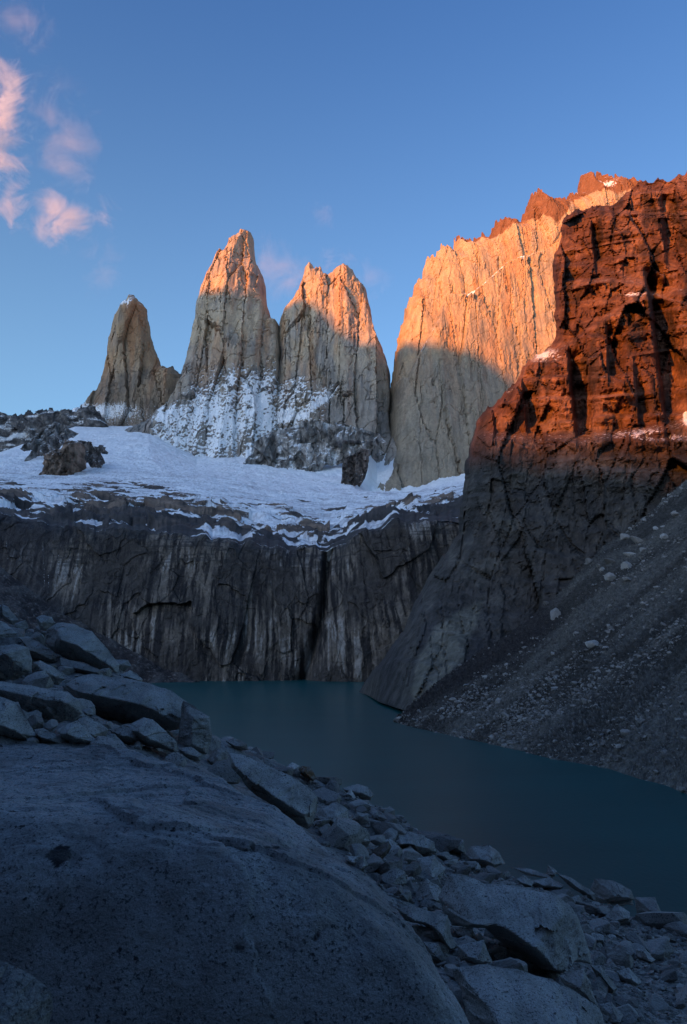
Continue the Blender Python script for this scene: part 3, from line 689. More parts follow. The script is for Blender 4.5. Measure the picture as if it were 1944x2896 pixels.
dirt_and_shade_v = np.clip(sstep(fl + 0.7 * fl2, 0.5, 1.6) * (1 - 0.85 * sstep(tt, 2.6, 4.2)) * 0.65 + 0.12 * sstep(fl2, 0.1, 0.5), 0, 0.8)  # grey streaks in the snow colour: dirt, plus painted crevasse shading
gl = make_mesh('glacier', P, grid_quads(nr, nc), M_SNOWF, True, {'col': c, 'snow': snw, 'dirt_and_shade': dirt_and_shade_v}, P.mean(0) * [1, 1, 0])
tag(gl, kind='structure')

# ------------------------------------------------------------------ lake
m, N, L, b = nt('glacial_water')
tc = N.new('ShaderNodeTexCoord').outputs['Object']
n1 = noise_node(N, L, mapping(N, L, tc, (1, 0.45, 1)), 1.6, 4, 0.6); n2 = noise_node(N, L, mapping(N, L, tc, (0.012, 0.05, 1)), 1.0, 4, 0.6)
L.new(mixc(N, L, maprange(N, L, n2.outputs[0], 0.35, 0.65, 0, 1), (0.004, 0.074, 0.076), (0.006, 0.088, 0.090)), b.inputs['Base Color'])
b.inputs['Roughness'].default_value = 0.28; b.inputs['IOR'].default_value = 1.33; b.inputs['Specular IOR Level'].default_value = 0.22
bp = N.new('ShaderNodeBump'); bp.inputs['Strength'].default_value = 0.25; bp.inputs['Distance'].default_value = 0.12
L.new(n1.outputs[0], bp.inputs['Height']); L.new(bp.outputs[0], b.inputs['Normal'])
lk = make_mesh('lake', [(-700, -60, 0), (500, -60, 0), (500, 900, 0), (-700, 900, 0)], [(0, 1, 2, 3)], m); tag(lk, kind='structure')

# ground to the horizon
m, N, L, b = nt('bare_ground'); b.inputs['Base Color'].default_value = (0.16, 0.15, 0.14, 1); b.inputs['Roughness'].default_value = 0.95
tc = N.new('ShaderNodeTexCoord').outputs['Object']; n1 = noise_node(N, L, tc, 0.02, 8, 0.65)
L.new(mixc(N, L, n1.outputs[0], (0.10, 0.09, 0.085), (0.22, 0.205, 0.19)), b.inputs['Base Color'])
gd = make_mesh('ground', [(-20000, -20000, -3), (20000, -20000, -3), (20000, 20000, -3), (-20000, 20000, -3)], [(0, 1, 2, 3)], m); tag(gd, kind='structure')

# ------------------------------------------------------------------ the mountain behind the viewer whose shade fills the valley
ca, sa = math.cos(SUN_AZ), math.sin(SUN_AZ); QB = 6000.0; TE = math.tan(SUN_EL)
edge = []   # points on the rock where the shadow's edge runs
def on_body(ob, pts):
    n_ = len(ob.data.vertices); v_ = np.empty(n_ * 3, f32); ob.data.vertices.foreach_get('co', v_); v_ = v_.reshape(-1, 3) + np.array(ob.location)
    v_ = v_[:].astype(float); pu, pv = project(v_); out = []
    for u, v in pts:
        near_ = np.where((pu - u) ** 2 + (pv - v) ** 2 < 30)[0]
        if len(near_) == 0: near_ = np.array([np.argmin((pu - u) ** 2 + (pv - v) ** 2)])
        out.append(v_[near_[np.argmin(v_[near_, 1])]])
    return out
edge += list(at(*p) for p in D([(60,600,3050)])) + on_body(t1, D([(305,684)]))
edge[-1] = edge[-1] + np.array([0, 0, 60])
edge += on_body(t2, D([(478,660),(530,662),(590,668)])) + on_body(t3, D([(665,690),(700,682),(735,700),(765,746),(810,772),(848,782)]))
edge += on_body(w1, D([(910,790),(985,782),(1050,795),(1110,818),(1170,862),(1195,900)]))
edge += on_body(cl, D([(1090,1000),(1150,1002),(1200,1004),(1300,1010),(1400,1012),(1500,1016),(1560,1030)]))
edge = np.array(edge)
es = edge[:, 0] * ca - edge[:, 1] * sa; eq = edge[:, 0] * sa + edge[:, 1] * ca
ez = edge[:, 2] + (eq + QB) * TE
order = np.argsort(es); es, ez = es[order], ez[order]
print('shade profile', np.round(es), np.round(ez))
sg = np.arange(-7000, 5001, 14.0)
prof = np.interp(sg, np.r_[-7000, -4500, es, es[-1] + 180, es[-1] + 800, 5000], np.r_[900, 1700, ez, ez[-1] + 60, ez[-1] + 300, 700])
prof = prof + 7 * fbm(np.c_[sg / 60, 0 * sg, 0 * sg], 4, 0.55, seed=200)
offs = np.array([-3200, -1600, -700, -300, -120, -40, 0, 40, 120, 300, 700, 1500, 2400]); kk = np.abs(offs) / np.where(offs < 0, 3200, 2400)
Sg, Of = np.meshgrid(sg, offs); Kk = np.repeat(kk, len(sg)); Pr = np.tile(prof, len(offs))
s_, o_ = Sg.ravel(), Of.ravel()
zz = Pr * (1 - Kk) ** 1.35 + 90 * Kk * (1 - Kk) * 4 * fbm(np.c_[s_ / 600, o_ / 600, 0 * s_], 4, seed=201) - 3 * (Kk >= 1)
q_ = -QB + o_
P = np.c_[s_ * ca + q_ * sa, -s_ * sa + q_ * ca, zz]
c = mixcol((0.11, 0.09, 0.08), (0.2, 0.17, 0.15), sstep(fbm(np.c_[s_ / 200, o_ / 200, 0 * s_], 3, seed=202), -0.4, 0.4))
mb = make_mesh('mountain', P, grid_quads(len(offs), len(sg)), M_DARK, True, {'col': c, 'snow': np.full(len(P), -1.0)}); tag(mb, kind='structure')

# ------------------------------------------------------------------ scree slopes
def scree(name, rows, us, nrow, tints, seed, mat, amp=0.5):
    S = rows_surface(rows, us, np.linspace(0, len(rows) - 1, nrow)); nr, nc = S.shape[:2]; P = S.reshape(-1, 3)
    return P, nr, nc
shore = c4([(232,1362),(330,1390),(430,1412),(560,1442),(700,1472),(820,1502),(950,1535),(1080,1556),(1200,1578),(1350,1628),(1480,1662),(1568,1703),(1900,1850)])
crest = [(p[0], p[1], Y) for p, Y in zip(c4([(232,1350),(300,1288),(380,1225),(470,1150),(560,1088),(680,1008),(800,928),(900,850),(1010,762),(1060,692),(1180,560),(1330,468),(1480,332),(1568,252),(1900,-40)]),
        [297, 299, 302, 305, 310, 316, 320, 322, 325, 328, 340, 355, 372, 380, 410])]
us = np.unique(np.r_[np.linspace(shore[0][0], 2140, 760)])
sp = np.array(shore); cp = np.array(crest)
lo = lake_at(us, line(shore, us) + 1.0, -0.4); up_ = at(us, line([c[:2] for c in crest], us), np.interp(us, cp[:, 0], cp[:, 2]))
tv = np.linspace(0, 1, 520)
# fall-line layout: each shore point climbs to the crest point the same share of the way along
P = (lo[None] * (1 - tv)[:, None, None] + up_[None] * tv[:, None, None])
bk = up_ + np.array([60., 45, -25]); P = np.concatenate([P, (up_[None] * (1 - np.linspace(0, 1, 12)[1:, None, None]) + bk[None] * np.linspace(0, 1, 12)[1:, None, None])])
nr, nc = P.shape[:2]; P = P.reshape(-1, 3)
al = P[:, 0] * 0.235 - P[:, 1] * 0.972; ac = P[:, 0] * 0.972 + P[:, 1] * 0.235          # along and up the slope
nl = np.array([-0.54, -0.13, 0.83])
g1 = ridged(np.c_[al / 16, ac / 120, 0 * al], 3, seed=210); g2 = fbm(np.c_[al / 5, ac / 14, 0 * al], 4, 0.6, seed=211); g3 = fbm(np.c_[al / 0.9, ac / 0.9, 0 * al], 3, 0.7, seed=212)
P = P + nl * (0.4 * g1 + 0.7 * g2 + 0.30 * g3 + 0.5 * sstep(g3, 0.35, 0.6))[:, None] * np.minimum(1, np.repeat(np.r_[tv, np.ones(11)] * 30, nc))[:, None]
uvs = np.stack(project(P), 1)
b1 = fbm(np.c_[al / 30, ac / 90, 0 * al], 4, 0.55, seed=213)
c = mixcol((0.078, 0.072, 0.064), (0.155, 0.145, 0.128), sstep(b1 + 0.25 * g2, -0.3, 0.4))
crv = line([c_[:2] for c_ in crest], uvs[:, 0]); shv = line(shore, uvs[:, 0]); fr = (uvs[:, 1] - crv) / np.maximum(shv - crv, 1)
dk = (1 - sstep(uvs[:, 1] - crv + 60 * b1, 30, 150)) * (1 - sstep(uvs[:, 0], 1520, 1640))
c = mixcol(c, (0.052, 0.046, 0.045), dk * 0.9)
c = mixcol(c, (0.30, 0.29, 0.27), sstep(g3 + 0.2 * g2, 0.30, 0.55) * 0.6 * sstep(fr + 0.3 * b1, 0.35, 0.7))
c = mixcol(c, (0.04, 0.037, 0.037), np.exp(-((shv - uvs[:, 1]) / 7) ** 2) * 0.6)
M_SCREE = rock_mat('grey_scree', 1.6, (1, 1, 1), 0.9, 0.55, snow=False)
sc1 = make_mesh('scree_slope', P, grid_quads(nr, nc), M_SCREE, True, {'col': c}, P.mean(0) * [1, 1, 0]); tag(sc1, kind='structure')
SCREE_LO, SCREE_UP, SCREE_US = lo, up_, us
def scree_hit(u, t):
    i = np.interp(u, us, np.arange(len(us))); k = np.clip(i.astype(int), 0, len(us) - 2); f = (i - k)[:, None]
    a = lo[k] * (1 - f) + lo[k + 1] * f; b_ = up_[k] * (1 - f) + up_[k + 1] * f
    return a * (1 - t)[:, None] + b_ * t[:, None]

# dark talus at the left end of the lake
rl = [(D([(-300,1700),(300,1620),(445,1556),(460,1556)]), [(D([(-300, 0)])[0][0], 420), (D([(445, 0)])[0][0], 690)]),
      (D([(-300,1250),(-120,1270),(0,1292),(60,1340),(130,1392),(200,1430),(280,1472),(350,1512),(440,1549),(460,1554)]), [(D([(-300, 0)])[0][0], 700), (D([(445, 0)])[0][0], 715)])]
us2 = np.linspace(-370, 565, 420); S = rows_surface([(r[0], r[1]) for r in rl], us2, np.linspace(0, 1, 260)); nr2, nc2 = S.shape[:2]; P = S.reshape(-1, 3)
bkk = S[-1] + np.array([-40., 60, -30]); P = np.r_[P, bkk]; nr2 += 1
g2 = fbm(np.c_[P[:, 0] / 14, P[:, 1] / 30, P[:, 2] / 14], 5, 0.6, seed=220); g4 = fbm(P / 3.0, 3, seed=221)
P = P + np.array([0, -0.5, 0.8]) * (2.5 * g2 + 0.7 * g4)[:, None] * (np.arange(len(P)) < len(P) - nc2)[:, None]
c = mixcol((0.05, 0.043, 0.043), (0.11, 0.098, 0.092), sstep(g2 + 0.3 * g4, -0.35, 0.45)); c = mixcol(c, (0.22, 0.2, 0.19), sstep(g4, 0.4, 0.6) * 0.6)
sc2 = make_mesh('talus_slope', P, grid_quads(nr2, nc2), M_SCREE, True, {'col': c}, P.mean(0) * [1, 1, 0]); tag(sc2, kind='structure')


# ------------------------------------------------------------------ boulder slope in front
def granite_mat(name, speck=42.0, bump=0.5, tint=0.12, vcol=True):
    m, N, L, b = nt(name)
    tc = N.new('ShaderNodeTexCoord').outputs['Object']
    n1 = noise_node(N, L, tc, 1.1, 6, 0.6); n2 = noise_node(N, L, tc, speck, 3, 0.7); n3 = noise_node(N, L, mapping(N, L, tc, (1, 1, 1.4)), speck * 0.33, 4, 0.65)
    n4 = noise_node(N, L, tc, speck * 2.2, 2, 0.6); n5 = noise_node(N, L, tc, 4.5, 5, 0.65)
    if vcol:
        a = N.new('ShaderNodeAttribute'); a.attribute_name = 'col'; c = a.outputs[0]
    else:
        c = (0.34, 0.33, 0.31); oi = N.new('ShaderNodeObjectInfo')
        c = mixc(N, L, oi.outputs['Random'], (0.20, 0.185, 0.17), (0.44, 0.42, 0.39))
    c = mixc(N, L, 1.0, c, maprange(N, L, n1.outputs[0], 0.3, 0.7, 0.86, 1.14), 'MULTIPLY')
    c = mixc(N, L, 1.0, c, maprange(N, L, n4.outputs[0], 0.25, 0.75, 0.72, 1.28), 'MULTIPLY')
    c = mixc(N, L, maprange(N, L, n5.outputs[0], 0.52, 0.72, 0, 0.35), c, (0.20, 0.165, 0.13))
    dens = maprange(N, L, n5.outputs[0], 0.3, 0.7, 0.03, -0.03)
    f = maprange(N, L, mmath(N, L, 'ADD', n2.outputs[0], dens), 0.55, 0.64, 0, 0.8)
    c = mixc(N, L, f, c, (0.035, 0.035, 0.04))
    f = maprange(N, L, mmath(N, L, 'ADD', n3.outputs[0], dens), 0.635, 0.69, 0, 0.92)
    c = mixc(N, L, f, c, (0.025, 0.024, 0.026))
    L.new(c, b.inputs['Base Color']); b.inputs['Roughness'].default_value = 0.88; b.inputs['Specular IOR Level'].default_value = 0.2
    hgt = mmath(N, L, 'ADD', mmath(N, L, 'MULTIPLY', n5.outputs[0], 3.0), mmath(N, L, 'ADD', n3.outputs[0], mmath(N, L, 'MULTIPLY', n2.outputs[0], 0.4)))
    bp = N.new('ShaderNodeBump'); bp.inputs['Strength'].default_value = bump; bp.inputs['Distance'].default_value = 0.03
    L.new(hgt, bp.inputs['Height']); L.new(bp.outputs[0], b.inputs['Normal'])
    return m
M_BOULDER = granite_mat('speckled_granite'); M_ROCK = granite_mat('rubble_granite', 30, 0.6, vcol=False)

crestG = D([(-200,1400,50),(0,1410,48),(120,1440,46),(230,1478,44),(330,1562,41),(440,1630,37),(490,1682,33),(600,1716,31),(720,1770,29),(850,1826,27.5),(1000,1915,26),(1150,1985,25),(1330,2040,25),(1568,2130,25),(1760,2220,25)])
midG = D([(-200,1560,24),(0,1560,24),(200,1560,24),(380,1620,24),(430,1700,19),(0,1690,14.5),(200,1700,14.5),(330,1715,15),(560,1800,20),(720,1860,21),(850,1950,18),(1000,2060,16),(900,2080,12),(1300,2180,15),(1568,2220,18),(1040,2300,9.5),(1300,2340,10),(1568,2350,12.5),(1750,2350,13)])
ctl = [at(*p) for p in crestG + midG]
for p in crestG:
    q = at(*p); ctl.append(q + np.array([0.05 * q[0], 14, -10.0])); ctl.append(q + np.array([0.1 * q[0], 34, -23.0 if q[2] < 25 else -22]))
ctl += [np.array(p) for p in [(-3,3,22.4),(0,2.5,22.4),(2,3,22.0),(-6,6,22.6),(-2,6,22.2),(2,6,21.4),(-4,-5,23.2),(4,-5,22.5),(10,-4,21.5),(20,4,19),(35,8,14),(-14,8,24.6),(-14,-5,24.6),(-40,30,27.5),(-40,8,27),(48,28,8)]]
ctl = np.array(ctl); gfun = tps(ctl[:, :2], ctl[:, 2], 2e-3)
gx = np.arange(-46, 56, 0.16); gy = np.arange(-8, 84, 0.16)
GX, GY = np.meshgrid(gx, gy); xy = np.c_[GX.ravel(), GY.ravel()]
gz = gfun(xy); gz += 0.22 * fbm(np.c_[xy / 2.2, 0 * xy[:, 0]], 4, 0.6, seed=300) + 0.10 * fbm(np.c_[xy / 0.55, 0 * xy[:, 0]], 3, 0.6, seed=301)
for _ in range(2):
    pu_, pv_ = project(np.c_[xy, gz]); lim_ = line([(p[0], p[1]) for p in crestG], np.clip(pu_, crestG[0][0], crestG[-1][0])) + 10
    over = (xy[:, 1] > 12) & (pv_ < lim_) & (pu_ > -300) & (pu_ < 2250)
    dd_ = ray(pu_, np.where(over, lim_, pv_)); zz_ = H + dd_[:, 2] / dd_[:, 1] * xy[:, 1]; gz = np.where(over, zz_ - 0.25 * (gz - zz_).clip(0, 3), gz)
gz = np.maximum(gz, -2.5); GZ = gz.reshape(GX.shape)
def ground_z(x, y):
    fx = np.clip((np.asarray(x) - gx[0]) / 0.16, 0, len(gx) - 2.001); fy = np.clip((np.asarray(y) - gy[0]) / 0.16, 0, len(gy) - 2.001)
    i, j = fx.astype(int), fy.astype(int); a, b = fx - i, fy - j
    return (GZ[j, i] * (1 - a) + GZ[j, i + 1] * a) * (1 - b) + (GZ[j + 1, i] * (1 - a) + GZ[j + 1, i + 1] * a) * b
def ground_hit(u, v):
    """first meeting of the view rays with the boulder slope (nan where there is none)"""
    u, v = np.atleast_1d(u).astype(float), np.atleast_1d(v).astype(float)
    Ys = np.concatenate([np.arange(5.5, 30, 0.12), np.arange(30, 62, 0.3)]); d = ray(u, v); d = d / d[:, 1:2]
    out = np.full((len(u), 3), np.nan); done = np.zeros(len(u), bool)
    for Y in Ys:
        p = d * Y + np.array([0, 0, H]); g = ground_z(p[:, 0], p[:, 1])
        m_ = ~done & (p[:, 2] <= g); out[m_] = p[m_]; done |= m_
    return out
s = fbm(np.c_[xy / 1.4, 0 * xy[:, 0]], 4, 0.6, seed=302)
c = mixcol((0.13, 0.12, 0.11), (0.25, 0.24, 0.225), sstep(s, -0.4, 0.4))
bs = make_mesh('boulder_slope', np.c_[xy, gz], grid_quads(len(gy), len(gx)), granite_mat('slope_grit', 9, 0.9), True, {'col': c}); tag(bs, kind='structure')

# -- unseen hill added behind the viewer to keep sky light off the near slope
hx, hy = np.arange(-260, 200, 2.0), np.arange(-240, 140, 2.0); HX, HY = np.meshgrid(hx, hy); hq = np.c_[HX.ravel(), HY.ravel()]
rise = np.maximum(-(hq[:, 1] + 5.5), (-hq[:, 0] - 0.62 * hq[:, 1] - 22) * 0.5); rise = np.maximum(rise, -6)
hz = 20.5 + np.where(rise > 0, 1.7 * rise, 2.5 * rise); hz = np.minimum(hz, 150 + 0.12 * rise) + np.clip(rise, 0, 20) * 0.16 * fbm(np.c_[hq / 14, 0 * rise], 4, 0.55, seed=350)
kq = grid_quads(len(hy), len(hx)); kq = kq[(rise > -5)[kq].any(1)]; us_h = np.zeros(len(hq), bool); us_h[kq.ravel()] = True; rmh = np.cumsum(us_h) - 1
sh_ = fbm(np.c_[hq / 9, 0 * rise], 3, seed=351); hc = mixcol((0.10, 0.095, 0.09), (0.2, 0.19, 0.18), sstep(sh_, -0.4, 0.4))
hs = make_mesh('added_shade_hill', np.c_[hq, hz][us_h], rmh[kq], M_SCREE, True, {'col': hc[us_h]}); tag(hs, kind='structure')

# -- the great boulder at the viewer's feet
ctlB = D([(-300,1690,9.2),(-100,1690,9.1),(0,1692,9.0),(90,1688,9.0),(150,1694,8.9),(270,1702,8.7),(330,1716,8.55),(390,1735,8.4),(480,1765,8.0),(600,1830,7.4),(720,1905,6.7),(850,2020,6.1),(910,2090,5.75),(960,2150,5.5),(1010,2230,5.3),(1070,2336,5.1),(1110,2420,5.0),(1180,2600,4.9)])
nrim = len(ctlB)
ctlB += D([(-300,1840,6.2),(0,1840,6.2),(200,1830,6.3),(400,1835,6.3),(550,1885,6.15),(680,1950,5.85),(780,2010,5.6),
  (-300,1960,5.15),(0,1960,5.15),(200,1940,5.2),(400,1935,5.25),(600,1945,5.3),(750,2010,5.3),(850,2085,5.25),(920,2165,5.15),(985,2260,5.02),
  (-300,2030,4.98),(0,2030,4.98),(200,2020,5.0),(400,2015,5.03),(600,2025,5.08),(780,2110,5.1),(880,2200,5.02),(950,2300,4.92),
  (-300,2180,4.86),(0,2180,4.86),(250,2180,4.86),(500,2180,4.88),(720,2200,4.93),(860,2300,4.9),
  (-300,2336,4.78),(0,2336,4.77),(300,2336,4.77),(600,2336,4.79),(850,2400,4.82),(-300,2600,4.66),(0,2600,4.65),(300,2600,4.65),(600,2600,4.67),(900,2600,4.74)])
PB = np.array([at(*p) for p in ctlB]); fB = tps(PB[:, :2], PB[:, 2], 3e-4)
edgeB = np.r_[PB[:nrim, :2], [[PB[nrim - 1, 0] + 0.1, 3.0], [-3.6, 3.0], [PB[0, 0], PB[0, 1]]]]
edgeB = np.r_[PB[:nrim, :2], [[PB[nrim - 1, 0] + 0.05, 3.3], [PB[0, 0] - 0.3, 3.3]]]
hB = 0.016; bx_, by_ = np.arange(-6.2, 1.9, hB), np.arange(4.2, 9.9, hB * 0.8)
BX, BY = np.meshgrid(bx_, by_); q2 = np.c_[BX.ravel(), BY.ravel()]
ins, _, dd, _ = poly_dist(q2, edgeB); sdn = np.where(ins, dd, -dd)
zB = fB(q2); n3 = np.c_[q2, zB]
zB += 0.06 * fbm(n3 / 0.9, 5, 0.5, seed=310) + 0.012 * fbm(n3 / 0.12, 3, 0.6, seed=311)
ck = np.abs(fbm(np.c_[q2[:, 0] / 2.6, q2[:, 1] / 1.1, zB / 1.5], 3, seed=312)); zB -= 0.02 * (1 - sstep(ck, 0, 0.02))
ex = fbm(np.c_[q2[:, 0] / 1.7, q2[:, 1] / 1.2, zB / 0.9], 4, 0.55, seed=318); st_ = ex * 4; zB += 0.012 * (np.floor(st_) + sstep(st_ - np.floor(st_), 0.9, 1.0) - st_) 
vb_, kb_ = slabs(q2[:, 0] / 1.3 + 0.3 * ex, (q2[:, 1] * 2 + zB) / 1.9, 319, 0.8); zB += 0.05 * vb_
ov = np.maximum(-(sdn + 0.02 * fbm(np.c_[q2 / 0.25, 0 * zB], 3, seed=313)), 0)
zB = zB - 0.5 * np.minimum(ov, 0.15) - 3.2 * np.maximum(ov - 0.05, 0) - np.where(sdn < 0.35, (0.35 - np.maximum(sdn, 0)) ** 2 * 0.25, 0)
keepB = (zB > ground_z(q2[:, 0], q2[:, 1]) - 0.6) & (ov < 1.2)
QB_ = grid_quads(len(by_), len(bx_)); QB_ = QB_[keepB[QB_].any(1)]
use = np.zeros(len(q2), bool); use[QB_.ravel()] = True; rm = np.cumsum(use) - 1
VB = np.c_[q2, zB][use]; uvB = np.stack(project(VB), 1)
nb = fbm(VB / 0.8, 4, 0.6, seed=314)
c = mixcol((0.31, 0.305, 0.295), (0.215, 0.205, 0.195), sstep(nb, -0.2, 0.5))
ip, _, dp, _ = poly_dist(uvB + 6 * np.c_[fbm(VB / 0.06, 2, seed=315), fbm(VB / 0.06, 2, seed=316)], Cr([(210,680),(240,645),(285,630),(320,640),(328,690),(290,715),(260,735),(235,705)], 1.613, 0, 2000))
c = mixcol(c, (0.022, 0.021, 0.022), np.where(ip, 1.0, 0.0))
band = np.exp(-((uvB[:, 1] - 2410 - 20 * nb + 0.02 * (uvB[:, 0] - 500)) / 14) ** 2) * sstep(fbm(VB / 0.35, 3, seed=317), 0.0, 0.35) * 0.55
c = mixcol(c, (0.12, 0.11, 0.10), band)
for pl_ in ([(1010,1072),(1090,1090),(1150,1118),(1210,1132),(1290,1118),(1370,1092),(1440,1045),(1510,995),(1560,1010)], [(60,845),(110,832),(185,838),(230,880),(265,915),(310,950)], [(860,640),(940,628),(1040,632),(1120,650),(1300,640),(1420,632)]):
    pp_ = np.array(Cr(pl_, 1.613, 0, 2000)); yy_ = np.interp(uvB[:, 0], pp_[:, 0], pp_[:, 1]) + 7 * fbm(VB / 0.11, 3, 0.6, seed=321)
    on_ = np.exp(-np.abs((uvB[:, 1] - yy_) / 3.2) ** 2) * sstep(uvB[:, 0], pp_[0, 0], pp_[0, 0] + 30) * (1 - sstep(uvB[:, 0], pp_[-1, 0] - 30, pp_[-1, 0]))
    on_ *= 0.35 + 0.65 * sstep(fbm(VB / 0.15, 2, seed=322), -0.2, 0.2)
    c = mixcol(c, (0.05, 0.047, 0.045), on_ * 0.8); VB = VB + np.array([0, 0.02, -0.014]) * on_[:, None]
BB = make_mesh('boulder', VB, rm[QB_], M_BOULDER, True, {'col': c}, [VB[:, 0].mean(), VB[:, 1].mean(), VB[:, 2].min()])
tag(BB, 'enormous pale speckled boulder with a black blotch filling the near corner', 'boulder', 'boulders of the near slope')

# -- boulders traced one by one
def traced_boulder(pts, label, Y=None, tone=1.0, warm=0.0, depth=0.5, seed=1, under=2.6, tilt=0.75):
    under = under * 1.8 if under < 2 else under
    rng = np.random.default_rng(seed * 13 + 5)
    pts = np.array(pts); w, hh = np.ptp(pts[:, 0]), np.ptp(pts[:, 1])
    if Y is None:
        vb = min(pts[:, 1].max() - 0.12 * hh, 3000); hit = ground_hit([pts[:, 0].mean()], [vb])[0]
        Y = 30.0 if np.isnan(hit[0]) else hit[1]
    P3 = at(pts[:, 0], pts[:, 1], Y); pa = P3[:, [0, 2]]
    size = np.sqrt(np.ptp(pa[:, 0]) * np.ptp(pa[:, 1])); cen = pa.mean(0)
    if ((pa * np.roll(pa[:, ::-1] * [1, -1], -1, 0)).sum()) < 0: pa = pa[::-1]
    n = len(pa); use = np.ones(n, bool); pr, us_ = roughen(pa, use, 0.035, size / 18, rng)
    h = size / (80 if w * hh > 30000 else 50)
    lo, hi = pr.min(0) - h, pr.max(0) + h
    ax, az = np.arange(lo[0], hi[0] + h, h), np.arange(lo[1], hi[1] + h, h)
    G = np.stack(np.meshgrid(ax, az), -1).reshape(-1, 2); ins, _, dall, near = poly_dist(G, pr)
    G2 = np.where(ins[:, None], G, near); d0 = np.where(ins, dall, 0)
    Tm = 1.1 * depth * min(np.ptp(pa[:, 0]), np.ptp(pa[:, 1]) * 1.3)
    fac = [d0 * 2.6]                                          # facets: one roof plane per outline side, then two front planes
    for k in range(n):
        a, b_ = pa[k], pa[(k + 1) % n]; e = b_ - a; Ln = np.hypot(*e)
        if Ln < 0.06 * size: continue
        nn = np.array([-e[1], e[0]]) / Ln
        if (cen - a) @ nn < 0: nn = -nn
        dist_ = (G2 - a) @ nn
        upw = -nn[1]                                          # +1 for a top side
        kk_ = (1.0 + 1.3 * upw if upw > 0 else under + 0.35 * upw * under) * rng.uniform(0.75, 1.3)
        conv = ((pa - a) @ nn).min() > -0.06 * size
        if conv: fac.append(np.maximum(dist_, 0) * kk_ + 0.015 * size)
    for _ in range(2):
        g = rng.normal(0, 0.22, 2) + [0, -tilt]; fac.append(Tm * rng.uniform(0.85, 1.15) * (1 + 0.4 * tilt) + (G2 - cen) @ g)
    T = softmin(fac, 0.010 * size)
    n3 = np.c_[G2, 0 * d0 + seed] / size
    rimf = np.clip(d0 / (0.05 * size), 0, 1)
    vs_, _ = slabs(n3[:, 0] * 4 + fbm(n3 * 5, 2, seed=seed), n3[:, 1] * 4.5, seed)
    T = np.maximum(T + size * (0.05 * vs_ + 0.03 * fbm(n3 * 4, 5, 0.6, seed=seed) + 0.05 * np.maximum(ridged(n3 * 2.2, 2, seed=seed + 3) - 0.9, -0.2)) * rimf, 0.003 * size * rimf)
    T[d0 <= 0] = 0
    Q = grid_quads(len(az), len(ax)); Q = Q[ins[Q].any(1)]
    u_ = np.zeros(len(G), bool); u_[Q.ravel()] = True; r_ = np.cumsum(u_) - 1; Q = r_[Q]; G2, T, d0 = G2[u_], T[u_], d0[u_]; nv = len(G2)
    Vf = np.c_[G2[:, 0], Y - T, G2[:, 1]]; Vb = np.c_[G2[:, 0], Y + 0.8 * T, G2[:, 1]]
    bi = np.where(d0 <= 0, np.arange(nv), np.arange(nv) + nv); Qa = np.r_[Q, bi[Q][:, ::-1]]; V = np.r_[Vf, Vb]
    u_ = np.zeros(len(V), bool); u_[Qa.ravel()] = True; r_ = np.cumsum(u_) - 1; V = V[u_]; Qa = r_[Qa]
    s_ = fbm(V / size * 2.5, 4, 0.6, seed=seed + 9)
    c = mixcol(np.array((0.45, 0.43, 0.40)) * tone, np.array((0.34, 0.32, 0.29)) * tone, sstep(s_, -0.35, 0.4))
    c = mixcol(c, np.array((0.30, 0.20, 0.13)) * tone, np.full(len(c), warm) * sstep(s_ + 0.3, -0.2, 0.5) + warm * 0.4)
    ob = make_mesh('boulder', V, Qa, M_BOULDER, False, {'col': c}, [V[:, 0].mean(), V[:, 1].mean(), V[:, 2].min()])
    return tag(ob, label, 'boulder', 'boulders of the near slope')

